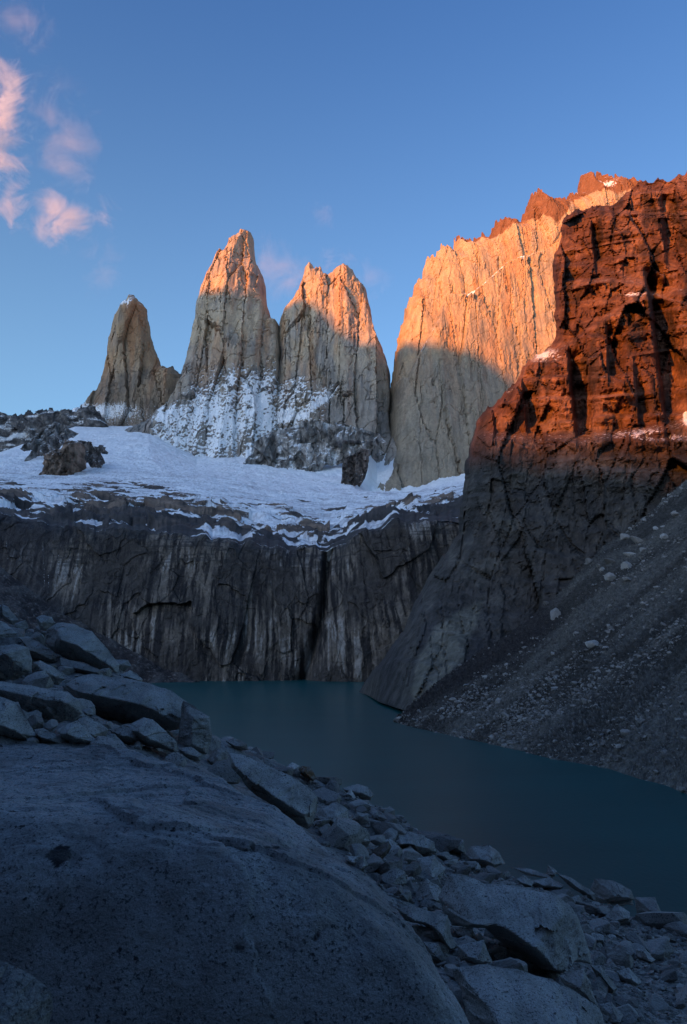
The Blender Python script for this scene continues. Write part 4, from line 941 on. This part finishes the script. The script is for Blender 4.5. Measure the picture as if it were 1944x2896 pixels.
def a1(p): return Cr(p, 2.45, 0, 1700)
def a2(p): return Cr(p, 2.45, 560, 2060)
def a3(p): return Cr(p, 1.858, 1100, 2300)
H_ = [
 (a1([(-150,550),(0,555),(120,575),(250,590),(370,610),(470,635),(545,680),(575,780),(520,830),(400,850),(250,800),(120,720),(-150,660)]), 'wide boulder with a pale top and a black overhanging underside', dict(under=0.5, depth=0.6)),
 (a1([(-120,650),(0,660),(80,690),(130,720),(200,840),(260,930),(200,965),(90,978),(-120,965)]), 'steep pitted boulder at the left edge just behind the enormous one', {}),
 (a1([(430,590),(520,535),(640,503),(880,535),(1010,562),(1190,620),(1300,700),(1348,860),(1180,900),(930,850),(640,812),(560,710)]), 'largest boulder of the heap, its pointed right end reaching the lake', dict(under=3.2, depth=0.6, tone=0.95, tilt=1.2)),
 (a1([(1270,690),(1400,770),(1455,800),(1470,930),(1440,1060),(1330,1060),(1230,990),(1240,900)]), 'grey block under the right end of the largest heap boulder', dict(tone=0.85)),
 (a1([(880,870),(1000,805),(1060,820),(1140,890),(1230,980),(1235,1060),(1150,1030),(1000,1000),(930,960)]), 'rounded boulder leaning under the middle of the largest heap boulder', {}),
 (a1([(760,890),(850,862),(930,880),(965,930),(960,985),(860,1000),(780,930)]), 'small dark rock with a humped top under the black overhang', dict(tone=0.7, warm=0.15)),
 (a1([(540,820),(600,790),(700,850),(755,890),(700,990),(610,990),(560,900)]), 'speckled rock wedged beside the black overhang', dict(tone=0.9)),
 (a1([(400,890),(470,850),(540,825),(590,880),(670,960),(665,992),(530,1000),(430,980)]), 'split wedge-shaped boulder behind the rim of the enormous one', {}),
 (a1([(235,890),(300,880),(400,930),(425,990),(300,985),(250,940)]), 'low dim rock between the pitted boulder and the split wedge', dict(tone=0.75)),
 (a1([(312,290),(325,200),(400,150),(520,160),(640,210),(710,290),(790,390),(830,440),(815,500),(700,475),(480,410),(380,360)]), 'tall pale boulder with a flat sunken front on the heap top', dict(depth=0.6, tilt=0.6)),
 (a1([(250,115),(290,97),(360,110),(385,150),(335,205),(280,205)]), 'small round boulder perched left of the tall pale one', {}),
 (a1([(-100,400),(0,310),(100,295),(200,320),(225,410),(215,490),(90,560),(-100,560)]), 'layered slabby boulder at the left edge halfway up the heap', dict(under=0.7)),
 (a1([(222,425),(280,410),(380,460),(455,540),(400,590),(330,597),(225,520)]), 'square-cut boulder tilted forward over a dark gap', dict(under=0.6)),
 (a1([(-60,425),(40,430),(80,500),(80,565),(-60,562)]), 'blunt boulder cut by the left edge under the layered slab', dict(tone=0.9)),
 (a1([(120,250),(200,245),(300,300),(380,370),(390,420),(300,415),(200,400),(180,320)]), 'cracked brownish boulder between the layered slab and the tall pale one', dict(warm=0.2, tone=0.9)),
 (a1([(415,390),(560,425),(700,480),(695,515),(600,510),(420,475)]), 'thin flat dark slab lying below the tall pale boulder', dict(tone=0.6)),
 (a1([(620,440),(690,405),(765,450),(740,485),(650,475)]), 'small knobbly rock lying on the end of the dark slab', {}),
 (a1([(825,510),(900,478),(990,540),(985,570),(850,550)]), 'low rounded rock on the skyline touching the lake edge', {}),
 (a1([(800,405),(890,410),(912,450),(830,505)]), 'flat-topped rock right of the tall pale boulder', dict(tone=0.85)),
 (a1([(-60,100),(40,150),(120,220),(70,300),(-60,310)]), 'broad pale boulder at the left edge near the heap top', {}),
 (a1([(15,20),(60,40),(130,130),(95,168),(25,130)]), 'slanting dim rock at the very top of the heap', dict(tone=0.8)),
 (a1([(100,155),(180,130),(200,190),(160,220),(105,205)]), 'grey lump between the slanting rock and the small round boulder', dict(tone=0.75)),
 (a1([(-50,20),(15,30),(30,110),(-50,120)]), 'rock cut by the left edge at the top of the heap', dict(tone=0.85)),
 (a1([(690,970),(740,925),(800,920),(860,985),(850,1010),(700,1005)]), 'coarse grey rock behind the middle of the enormous boulder rim', dict(tone=0.8)),
 (a1([(1235,1020),(1330,1010),(1400,1060),(1390,1110),(1290,1105)]), 'small cracked block beside the right shoulder of the enormous boulder', dict(tone=0.85)),
 (a2([(215,170),(300,180),(430,230),(600,310),(720,380),(830,470),(800,660),(760,700),(600,610),(430,480),(320,380),(230,270)]), 'long smooth slab lying against the back of the enormous boulder', dict(depth=0.35, tilt=1.1, under=3.5)),
 (a2([(60,215),(130,130),(200,150),(215,260),(180,300),(100,265)]), 'cone-shaped rock with a shaded right side at the slab end', dict(warm=0.12, tone=0.9)),
 (a2([(190,85),(250,65),(340,105),(350,150),(260,158)]), 'dark-faced rock standing on the lakeside skyline by the slab', dict(warm=0.15, tone=0.8)),
 (a2([(605,275),(655,235),(705,260),(680,315),(630,305)]), 'small white rock on the skyline touching a rusty one', dict(tone=1.5)),
 (a2([(690,295),(720,260),(780,265),(825,345),(800,368),(730,335)]), 'rusty brown rock leaning on the small white one', dict(warm=0.9, tone=0.7)),
 (a2([(800,625),(850,540),(960,510),(1040,560),(1060,655),(980,705),(890,665)]), 'broad faceted boulder right of the smooth slab', {}),
 (a2([(958,745),(1010,668),(1060,670),(1160,730),(1190,780),(1100,815),(1000,805)]), 'pale boulder with a bright flat top above a dark recess', dict(tone=1.1, tilt=0.6)),
 (a2([(1060,635),(1100,575),(1180,590),(1192,660),(1150,685),(1080,655)]), 'boulder with a rounded dark hollow on its right end', dict(under=0.5)),
 (a2([(1185,905),(1210,850),(1320,780),(1342,820),(1300,885),(1220,955)]), 'dark brown rock standing on end among the pale ones', dict(warm=0.6, tone=0.45)),
 (a2([(1020,912),(1030,880),(1110,885),(1112,920),(1080,952)]), 'small box-shaped rock with a white top by the great rim', dict(tone=1.2)),
 (a2([(1085,965),(1150,870),(1182,950),(1120,990)]), 'small pyramid-shaped rock by the great rim', {}),
 (a2([(1250,1025),(1370,960),(1442,1000),(1447,1070),(1380,1125),(1270,1085)]), 'five-sided dim boulder below the brown standing rock', dict(tone=0.8)),
 (a2([(1000,415),(1100,385),(1180,405),(1222,460),(1200,500),(1080,485),(1030,445)]), 'flat-crested boulder on the skyline behind a white shard', dict(tone=0.95)),
 (a2([(1030,455),(1060,418),(1100,490),(1085,503)]), 'thin white shard leaning on the flat-crested boulder', dict(tone=1.6)),
 (a2([(1280,775),(1330,765),(1388,800),(1350,850),(1310,850)]), 'pale wedge touching the top of the brown standing rock', dict(tone=1.1)),
 (a2([(1420,840),(1480,820),(1522,890),(1490,920),(1425,885)]), 'tilted pale block right of the brown standing rock', dict(tone=1.1)),
 (a3([(0,130),(40,95),(110,100),(170,112),(240,150),(250,215),(170,215),(110,175),(40,180)]), 'bulky boulder above the three-cornered pale block', {}),
 (a3([(260,440),(320,315),(440,340),(500,370),(680,380),(860,415),(950,480),(1000,560),(1040,680),(1070,795),(960,780),(850,855),(720,785),(600,685),(500,600),(330,590),(290,520)]), 'huge pale slab dotted with black spots in the rubble', dict(depth=0.42, tone=1.0, tilt=1.4, under=4.0)),
 (a3([(330,815),(490,792),(660,815),(760,850),(860,870),(1000,950),(1110,1030),(1150,1150),(600,1230),(430,1150),(385,940)]), 'long smooth-backed boulder at the bottom below the spotted slab', dict(depth=0.5, tilt=1.1, under=3.0)),
 (a3([(98,335),(150,235),(240,220),(300,290),(270,352),(110,395)]), 'rounded boulder with a pale crown left of the spotted slab', {}),
 (a3([(-5,340),(30,275),(90,310),(85,380),(20,405)]), 'dim boulder left of the one with the pale crown', dict(tone=0.8)),
 (a3([(128,440),(200,343),(260,380),(302,435),(230,505),(150,475)]), 'bluish sharp-edged rock tilted against the spotted slab', dict(tone=1.0)),
 (a3([(268,175),(330,130),(395,140),(407,215),(330,208)]), 'dark angular boulder left of the dome on the waterline', dict(tone=0.75)),
 (a3([(400,215),(430,175),(530,168),(580,205),(612,265),(520,303),(480,275),(410,245)]), 'smooth dome-topped boulder on the waterline', dict(warm=0.12, tone=1.05)),
 (a3([(40,500),(110,480),(310,535),(330,640),(370,700),(310,725),(190,590),(90,565)]), 'long broken slab with a notched top edge', dict(tone=0.75)),
 (a3([(90,600),(180,590),(205,675),(150,690)]), 'small smooth rock tucked between broken slab and great rim', dict(tone=0.9)),
 (a3([(180,675),(260,680),(300,770),(310,812),(220,765)]), 'dim rock against the great rim below the broken slab', dict(tone=0.8)),
 (a3([(360,695),(500,665),(548,785),(440,805),(375,775)]), 'square boulder above the long smooth-backed one', dict(tone=0.85)),
 (a3([(550,745),(620,715),(720,780),(725,835),(560,800)]), 'rough grey boulder under the lower edge of the spotted slab', dict(tone=0.75)),
 (a3([(330,595),(440,610),(457,640),(430,672),(350,645)]), 'small smooth loaf-shaped rock right of the broken slab', dict(warm=0.1)),
 (a3([(1058,400),(1080,345),(1160,350),(1270,400),(1292,455),(1200,465),(1090,475)]), 'broad dim boulder on the skyline near the right edge', dict(tone=0.75, warm=0.1)),
 (a3([(1138,458),(1280,450),(1287,482),(1150,484)]), 'flat pale plank of rock below the broad skyline boulder', dict(tone=1.2)),
 (a3([(1128,550),(1200,475),(1267,520),(1262,572),(1180,588)]), 'pointed pale boulder below the flat plank of rock', {}),
 (a3([(1290,440),(1400,440),(1422,500),(1500,600),(1400,612),(1315,570)]), 'big dim boulder sloping down at the right of the skyline', dict(tone=0.8)),
 (a3([(828,325),(835,268),(885,305),(872,335)]), 'thin spike of rock standing up against the lake', dict(tone=0.95)),
 (a3([(640,285),(730,290),(870,325),(862,352),(720,325)]), 'long low slab lying along the waterline', dict(tone=0.9)),
 (a3([(750,352),(840,335),(922,375),(900,405),(800,395)]), 'flat pale rock right above the spotted slab', dict(tone=1.05)),
 (a3([(870,305),(960,340),(1082,420),(1085,465),(980,405)]), 'long dim rock sliding down right of the spike', dict(tone=0.75)),
 (a3([(1040,645),(1052,622),(1132,640),(1132,682),(1050,685)]), 'small brick-shaped rock right of the spotted slab', {}),
 (a3([(1058,795),(1110,800),(1202,920),(1172,955),(1100,885)]), 'smooth slanting rock below the right end of the spotted slab', dict(tone=0.85)),
 (a3([(895,855),(1020,815),(1062,890),(1112,1035),(1000,945),(925,905)]), 'brownish hump between the spotted slab and the long smooth boulder', dict(warm=0.12, tone=0.9)),
 (a3([(1198,830),(1260,810),(1332,890),(1280,915),(1220,885)]), 'pale rounded rock in the gravel near the bottom right', dict(tone=1.05)),
 (a3([(1298,718),(1340,700),(1402,770),(1372,790),(1300,755)]), 'pale flat-faced stone in the gravel right of the spotted slab', dict(tone=1.15)),
 (a3([(1108,1005),(1170,988),(1232,1060),(1200,1110),(1130,1100)]), 'lumpy rock at the bottom right of the long smooth boulder', dict(tone=0.8)),
 (a3([(73,205),(110,168),(152,215),(130,248),(80,238)]), 'three-cornered pale block among the rubble by the great rim', dict(tone=1.15)),
 (a3([(430,275),(470,258),(492,300),(440,313)]), 'small pale cube just below the waterline dome', dict(tone=1.15)),
 (a3([(668,345),(710,325),(762,360),(750,393),(690,378)]), 'small grey lump on the top edge of the spotted slab', {}),
 (a3([(943,445),(1000,430),(1022,470),(960,483)]), 'small pale lump at the upper right of the spotted slab', dict(tone=1.1)),
]
for i, (o, lab, kw) in enumerate(H_): traced_boulder(o, lab, seed=400 + i, **kw)
tag(traced_boulder(D([(-120,2185),(0,2190),(60,2215),(118,2260),(122,2300),(90,2420),(-120,2420)]), 'low speckled rock at the bottom left in front of the enormous one', Y=3.55, tone=0.5, depth=0.3, seed=399))

# -- rock shapes for the rest of the slope
def hull_shape(seed, sub=3, planes=16):
    rng = np.random.default_rng(seed); import bmesh
    bm = bmesh.new(); bmesh.ops.create_icosphere(bm, subdivisions=sub, radius=1.0)
    v = np.array([q.co[:] for q in bm.verts]); f = np.array([[w.index for w in q.verts] for q in bm.faces]); bm.free()
    v /= np.linalg.norm(v, axis=1)[:, None]
    n = rng.normal(size=(planes, 3)); n /= np.linalg.norm(n, axis=1)[:, None]; d = rng.uniform(0.55, 1.0, planes)
    dots = v @ n.T; r = np.where(dots > 0.02, d / np.maximum(dots, 0.02), 9.0); r = softmin(list(r.T), 0.012)
    r = np.clip(r, 0.2, 1.3); V = v * r[:, None] * rng.uniform([1, .7, .5], [1.4, 1.05, .85])
    if sub >= 3: V = V * (1 + 0.06 * fbm(v * 2.5 + seed, 3, seed=seed % 50))[:, None]
    return V, f
protos = []
for k in range(18):
    V, f = hull_shape(900 + k, 4)
    me_o = make_mesh('boulder', V, f, M_ROCK, False); protos.append(me_o)
fieldA = np.array(D([(490,1700),(720,1780),(850,1825),(1000,1915),(1150,1980),(1330,2035),(1568,2125),(1568,2336),(1060,2336),(960,2150),(850,2010),(720,1890),(600,1810)]))
fieldL = np.array(D([(0,1425),(230,1480),(330,1560),(440,1620),(490,1690),(400,1725),(270,1700),(0,1690)]))
rng = np.random.default_rng(77)
def sample_field(poly, n, rng):
    out = []
    lo, hi = poly.min(0), poly.max(0)
    while len(out) < n:
        q = rng.uniform(lo, hi, (n * 3, 2)); i, *_ = poly_dist(q, poly); out += list(q[i])
    return np.array(out[:n])
spots = np.r_[sample_field(fieldA, 185, rng), sample_field(fieldL, 30, rng)]
hits = ground_hit(spots[:, 0], spots[:, 1]); used_p = set()
nfill = 0
for k, h_ in enumerate(hits):
    if np.isnan(h_[0]): continue
    px = rng.choice([14, 20, 28, 38], p=[.25, .35, .28, .12]) * rng.uniform(0.8, 1.25)    # half width in picture pixels
    r = px * h_[1] / F
    pi_ = int(rng.integers(len(protos))); src = protos[pi_]
    if pi_ in used_p: ob = src.copy(); COL.objects.link(ob)
    else: ob = src; used_p.add(pi_)
    ob.location = (h_[0], h_[1], ground_z(h_[0], h_[1]) + 0.22 * r)
    ob.rotation_euler = (rng.normal(0, 0.35), rng.normal(0, 0.35) + 0.15, rng.uniform(0, 6.28)); ob.scale = (r, r, r)
    tag(ob, 'loose grey block lying in the rubble of the near slope', 'boulder', 'loose blocks in the rubble'); nfill += 1
for k, o in enumerate(protos):
    if k not in used_p: bpy.data.objects.remove(o)

def heap(name, pos, rad, mat, seed, squash=1.0, attrs=False, shapes=10, sub=1):
    rng = np.random.default_rng(seed); base = [hull_shape(seed * 3 + k, sub, 12) for k in range(shapes)]
    Vs, Fs, Cs, off = [], [], [], 0
    for p, r in zip(pos, rad):
        V, f = base[int(rng.integers(shapes))]; a = rng.uniform(0, 6.28); b_ = rng.normal(0, .4)
        Rz = np.array([[math.cos(a), -math.sin(a), 0], [math.sin(a), math.cos(a), 0], [0, 0, 1]]); Rx = np.array([[1, 0, 0], [0, math.cos(b_), -math.sin(b_)], [0, math.sin(b_), math.cos(b_)]])
        Vs.append((V @ Rx.T @ Rz.T) * r + p); Fs.append(f + off); off += len(V)
        Cs.append(np.tile(rng.uniform(0.65, 1.35) * np.array([0.27, 0.255, 0.235]), (len(V), 1)))
    V = np.concatenate(Vs); org = V.mean(0)
    return make_mesh(name, V, np.concatenate(Fs), mat, False, {'col': np.concatenate(Cs)}, org)
rng = np.random.default_rng(78)
fieldR = np.array(D([(1180,1990),(1330,2035),(1568,2125),(1568,2336),(1300,2336),(1340,2180),(1280,2080)]))
sp_ = np.r_[sample_field(fieldA, 4200, rng), sample_field(fieldR, 1800, rng), sample_field(fieldL, 500, rng)]; ht = ground_hit(sp_[:, 0], sp_[:, 1]); ok = ~np.isnan(ht[:, 0]); ht = ht[ok]
rad = rng.choice([3.5, 5.5, 8, 12], len(ht), p=[.3, .35, .25, .10]) * rng.uniform(0.8, 1.2, len(ht)) * ht[:, 1] / F
xr = np.c_[rng.uniform(-42, 52, 3500), rng.uniform(-6, 72, 3500)]; xr = xr[(ground_z(xr[:, 0], xr[:, 1]) > 0.3) & ~((np.abs(xr[:, 0] + 2) < 6.5) & (xr[:, 1] < 11))]   # and over the rest of the slope
pu_, pv_ = project(np.c_[xr, ground_z(xr[:, 0], xr[:, 1])]); xr = xr[(xr[:, 1] < 3) | (pv_ > line([(p[0], p[1]) for p in crestG], np.clip(pu_, -248, 2180)) + 14) | (np.abs(pu_ - 972) > 1150)]
ht = np.r_[ht, np.c_[xr, ground_z(xr[:, 0], xr[:, 1])]]; rad = np.r_[rad, rng.choice([0.12, 0.2, 0.34, 0.55], len(xr), p=[.35, .35, .22, .08])]
ht[:, 2] += 0.15 * rad
M_HEAP = granite_mat('rubble_stone', 24, 0.6)
rb = heap('rubble', ht, rad, M_HEAP, 33, sub=2); tag(rb, 'small broken stones filling the gaps between the boulders', 'rubble', kind='stuff')

# -- stones on the scree across the lake
scP = np.array([v.co[:] for v in []]) if False else None
me = sc1.data; nvs = len(me.vertices); sv = np.empty(nvs * 3, f32); me.vertices.foreach_get('co', sv); sv = sv.reshape(-1, 3) + np.array(sc1.location)
su, svv = project(sv)
def scree_at(u, v):
    i = np.argmin((su - u) ** 2 + (svv - v) ** 2); return sv[i].astype(float)
stones = [(1215,630,50,22,'flat pale stone high on the scree above a cluster'),(1290,655,70,25,'longest pale stone of the upper scree cluster'),(1215,705,60,60,'biggest upright stone of the upper scree cluster'),(1300,712,42,26,'round stone right of the biggest upright stone'),(1230,742,36,28,None),(1200,775,35,22,None),
 (925,820,26,26,'lone stone standing on the scree crest before the dark cliff'),(968,875,62,56,'large grey stone just below the scree crest'),(1062,960,34,24,'pale stone right of the large grey crest stone'),(1150,1015,70,50,'largest bright stone alone in the middle of the scree'),(960,1048,20,18,None),(1285,522,40,20,None),(1340,535,50,18,None),(1465,520,50,18,None),(1515,412,46,30,'dark stone high on the scree crest near the right edge'),(1465,470,30,16,None),(1430,478,24,20,None),(1120,630,30,18,None),(1165,648,28,14,None),
 (1408,948,30,24,None),(1368,820,36,20,None),(1375,850,24,14,None),(1297,1408,44,30,'triangular pale stone low on the scree above the shore'),(1100,1265,28,14,None),(745,1335,36,24,None),(705,1268,34,18,None),(1550,1672,50,22,'pale stone at the waterline by the right edge'),(1222,833,22,12,None),(1465,915,26,14,None),(1365,578,28,16,None),(1310,600,44,22,None),(1180,665,30,16,None)]
rng = np.random.default_rng(79); sprot = []
for k in range(6):
    V, f = hull_shape(950 + k, 3, 9); sprot.append(make_mesh('stone', V, f, M_ROCK, False))
usedk = set()
for k, (x, y, w, h_, lab) in enumerate(stones):
    (u, v), = c4([(x, y)]); p = scree_at(u, v); r = 0.5 * w / 1.613 * p[1] / F
    i = k % 6; o = sprot[i]
    if i in usedk: o = o.copy(); COL.objects.link(o)
    usedk.add(i); o.location = p + np.array([0, 0, 0.15 * r]); o.scale = (r, r, r * min(1.3, 1.3 * h_ / w + 0.3)); o.rotation_euler = (rng.normal(0, .2), 0.35 + rng.normal(0, .15), rng.uniform(-0.6, 0.6))
    tag(o, lab or 'small pale stone scattered on the scree across the lake', 'stone', 'stones scattered on the scree')
ru = rng.uniform(0, 1, 9000); P_ = None
cand = rng.integers(0, nvs - len(us) * 11, 60000); cp_ = sv[cand].astype(float); fr_ = cand // len(us) / 520.0
al_ = cp_[:, 0] * 0.235 - cp_[:, 1] * 0.972; pb = 0.05 + 0.7 * np.exp(-((fr_ - 0.22) / 0.22) ** 2) * sstep(su[cand], 1150, 1300) + 0.25 * sstep(fr_, 0.5, 0.9) * sstep(su[cand], 1600, 1750)
pb *= sstep(fbm(np.c_[al_ / 14, fr_ * 3, 0 * fr_], 3, seed=330), -0.35, 0.35) * np.minimum(1, (cp_[:, 1] / 260) ** 2)
kp = rng.random(len(cand)) < pb; cp_ = cp_[kp][:11000]
rad = rng.choice([0.22, 0.35, 0.55, 0.9], len(cp_), p=[.45, .33, .17, .05]) * rng.uniform(0.8, 1.2, len(cp_)) * np.clip(cp_[:, 1] / 230, 0.75, 1.3)
sr = heap('scree_rubble', cp_, rad, M_HEAP, 35, sub=1); tag(sr, 'small pale stones strewn over the scree slope across the lake', 'rubble', kind='stuff')


# ------------------------------------------------------------------ clouds: thin sunlit vapour
def cloud(label, u, v, Y, wpx, hpx, dens, seed, thick=0.6, sx=1.0, thr=0.5):
    import bmesh
    bm = bmesh.new(); bmesh.ops.create_icosphere(bm, subdivisions=3, radius=1.0)
    V = np.array([q.co[:] for q in bm.verts]); Fc = np.array([[w.index for w in q.verts] for q in bm.faces]); bm.free()
    c0 = at(u, v, Y); wpx, hpx = wpx * 1.75, hpx * 1.75; rx = wpx / 2 * Y / F * 1.15; rz = hpx / 2 * Y / F * 1.1; ry = thick * min(rx, rz) * 1.4
    V = V * (1 + 0.10 * fbm(V * 1.5 + seed, 2, seed=seed))[:, None] * np.array([rx, ry, rz])
    m = bpy.data.materials.new('cloud_vapour'); m.use_nodes = True; N, L = m.node_tree.nodes, m.node_tree.links
    N.remove(N['Principled BSDF']); out = N['Material Output']
    pv = N.new('ShaderNodeVolumePrincipled'); pv.inputs['Color'].default_value = (0.97, 0.95, 0.98, 1); pv.inputs['Anisotropy'].default_value = 0.0
    tc = N.new('ShaderNodeTexCoord').outputs['Object']
    r1 = mapping(N, L, tc, (1 / rx, 1 / ry, 1 / rz)); ln = N.new('ShaderNodeVectorMath'); ln.operation = 'LENGTH'; L.new(r1, ln.inputs[0])
    fall = maprange(N, L, ln.outputs['Value'], 0.15, 0.92, 0.20, -0.52)
    k = 1.0 / max(min(rx, rz), 1)
    mp = mapping(N, L, tc, (k * sx, k, k)); mp2 = N.new('ShaderNodeVectorMath'); mp2.operation = 'ADD'; L.new(mp, mp2.inputs[0]); mp2.inputs[1].default_value = (seed * 3.7, seed * 1.3, seed * 2.1)
    n = noise_node(N, L, mp2.outputs[0], 1.7, 9, 0.70); n.inputs['Distortion'].default_value = 0.8; n_out = maprange(N, L, n.outputs[0], 0.2, 0.8, -0.2, 1.2)
    d = maprange(N, L, mmath(N, L, 'ADD', n_out, fall), thr, thr + 0.95, 0, dens * 1.6)
    L.new(d, pv.inputs['Density']); L.new(pv.outputs[0], out.inputs['Volume'])
    m.cycles.volume_sampling = 'MULTIPLE_IMPORTANCE'
    o = make_mesh('cloud', V + c0, Fc, m, True, None, c0); return tag(o, label, 'cloud', 'thin pink morning clouds')
SC.cycles.volume_step_rate = 0.6; SC.cycles.volume_bounces = 2; SC.cycles.volume_max_steps = 256
def dcl(x, y): return x * 1.2398, y * 1.2398
CL = [
 ('broad rosy cloud cut by the left edge', -2, 285, 6200, 210, 330, 0.0110, 1, {}),
 ('long thin veil hanging right of the broad rosy cloud', 135, 320, 6300, 190, 330, 0.0016, 2, {}),
 ('small round pink puff below the broad cloud', 34, 455, 6200, 105, 120, 0.0080, 3, {}),
 ('ragged pink cloud trailing down towards the slim tower', 145, 492, 6250, 190, 165, 0.0060, 4, {}),
 ('faint wisp in the top left corner', 45, 50, 6400, 160, 150, 0.0010, 5, {}),
 ('pale streak drifting left of the tallest tower', 240, 600, 6400, 110, 160, 0.0008, 6, {}),
 ('pink wisp right behind the tallest tower', 640, 610, 4600, 150, 150, 0.0022, 7, {}),
 ('tiny faint wisp high above the double tower', 738, 490, 4700, 70, 80, 0.0016, 8, {}),
 ('small pink wisps behind the heads of the double tower', 775, 590, 4600, 120, 90, 0.0024, 9, {}),
 ('dim wisp at the right shoulder of the double tower', 850, 640, 4600, 90, 120, 0.0016, 10, {}),
]
for lab, x, y, Y, w_, h_, dn, sd_, kw in CL:
    u, v = dcl(x, y); cloud(lab, u, v, Y, w_ * 1.2398, h_ * 1.2398, dn, sd_, **kw)


# ------------------------------------------------------------------ parts with a look of their own
def px_mask(fn): return lambda P: fn(*project(np.asarray(P, float)))
split_part(w1, px_mask(lambda u, v: (v < line(capl, u)) & (u > capl[0][0]) & (u < 2000)), 'cap_rock')['label'] = 'jagged red-brown rock capping the pale granite'
split_part(cl, px_mask(lambda u, v: poly_dist(np.c_[u, v], pale_rib)[0]), 'rock_rib', True)['label'] = 'pale olive rib of rock at the foot of the cliff'
split_part(BB, lambda P: poly_dist(np.stack(project(np.asarray(P, float)), 1), Cr([(205,680),(240,640),(285,625),(325,636),(334,690),(294,720),(260,742),(230,708)], 1.613, 0, 2000))[0] & (P[:, 2] > 22.9) & (P[:, 1] < 7), 'dark_inclusion')['label'] = 'black blotch in the pale granite'
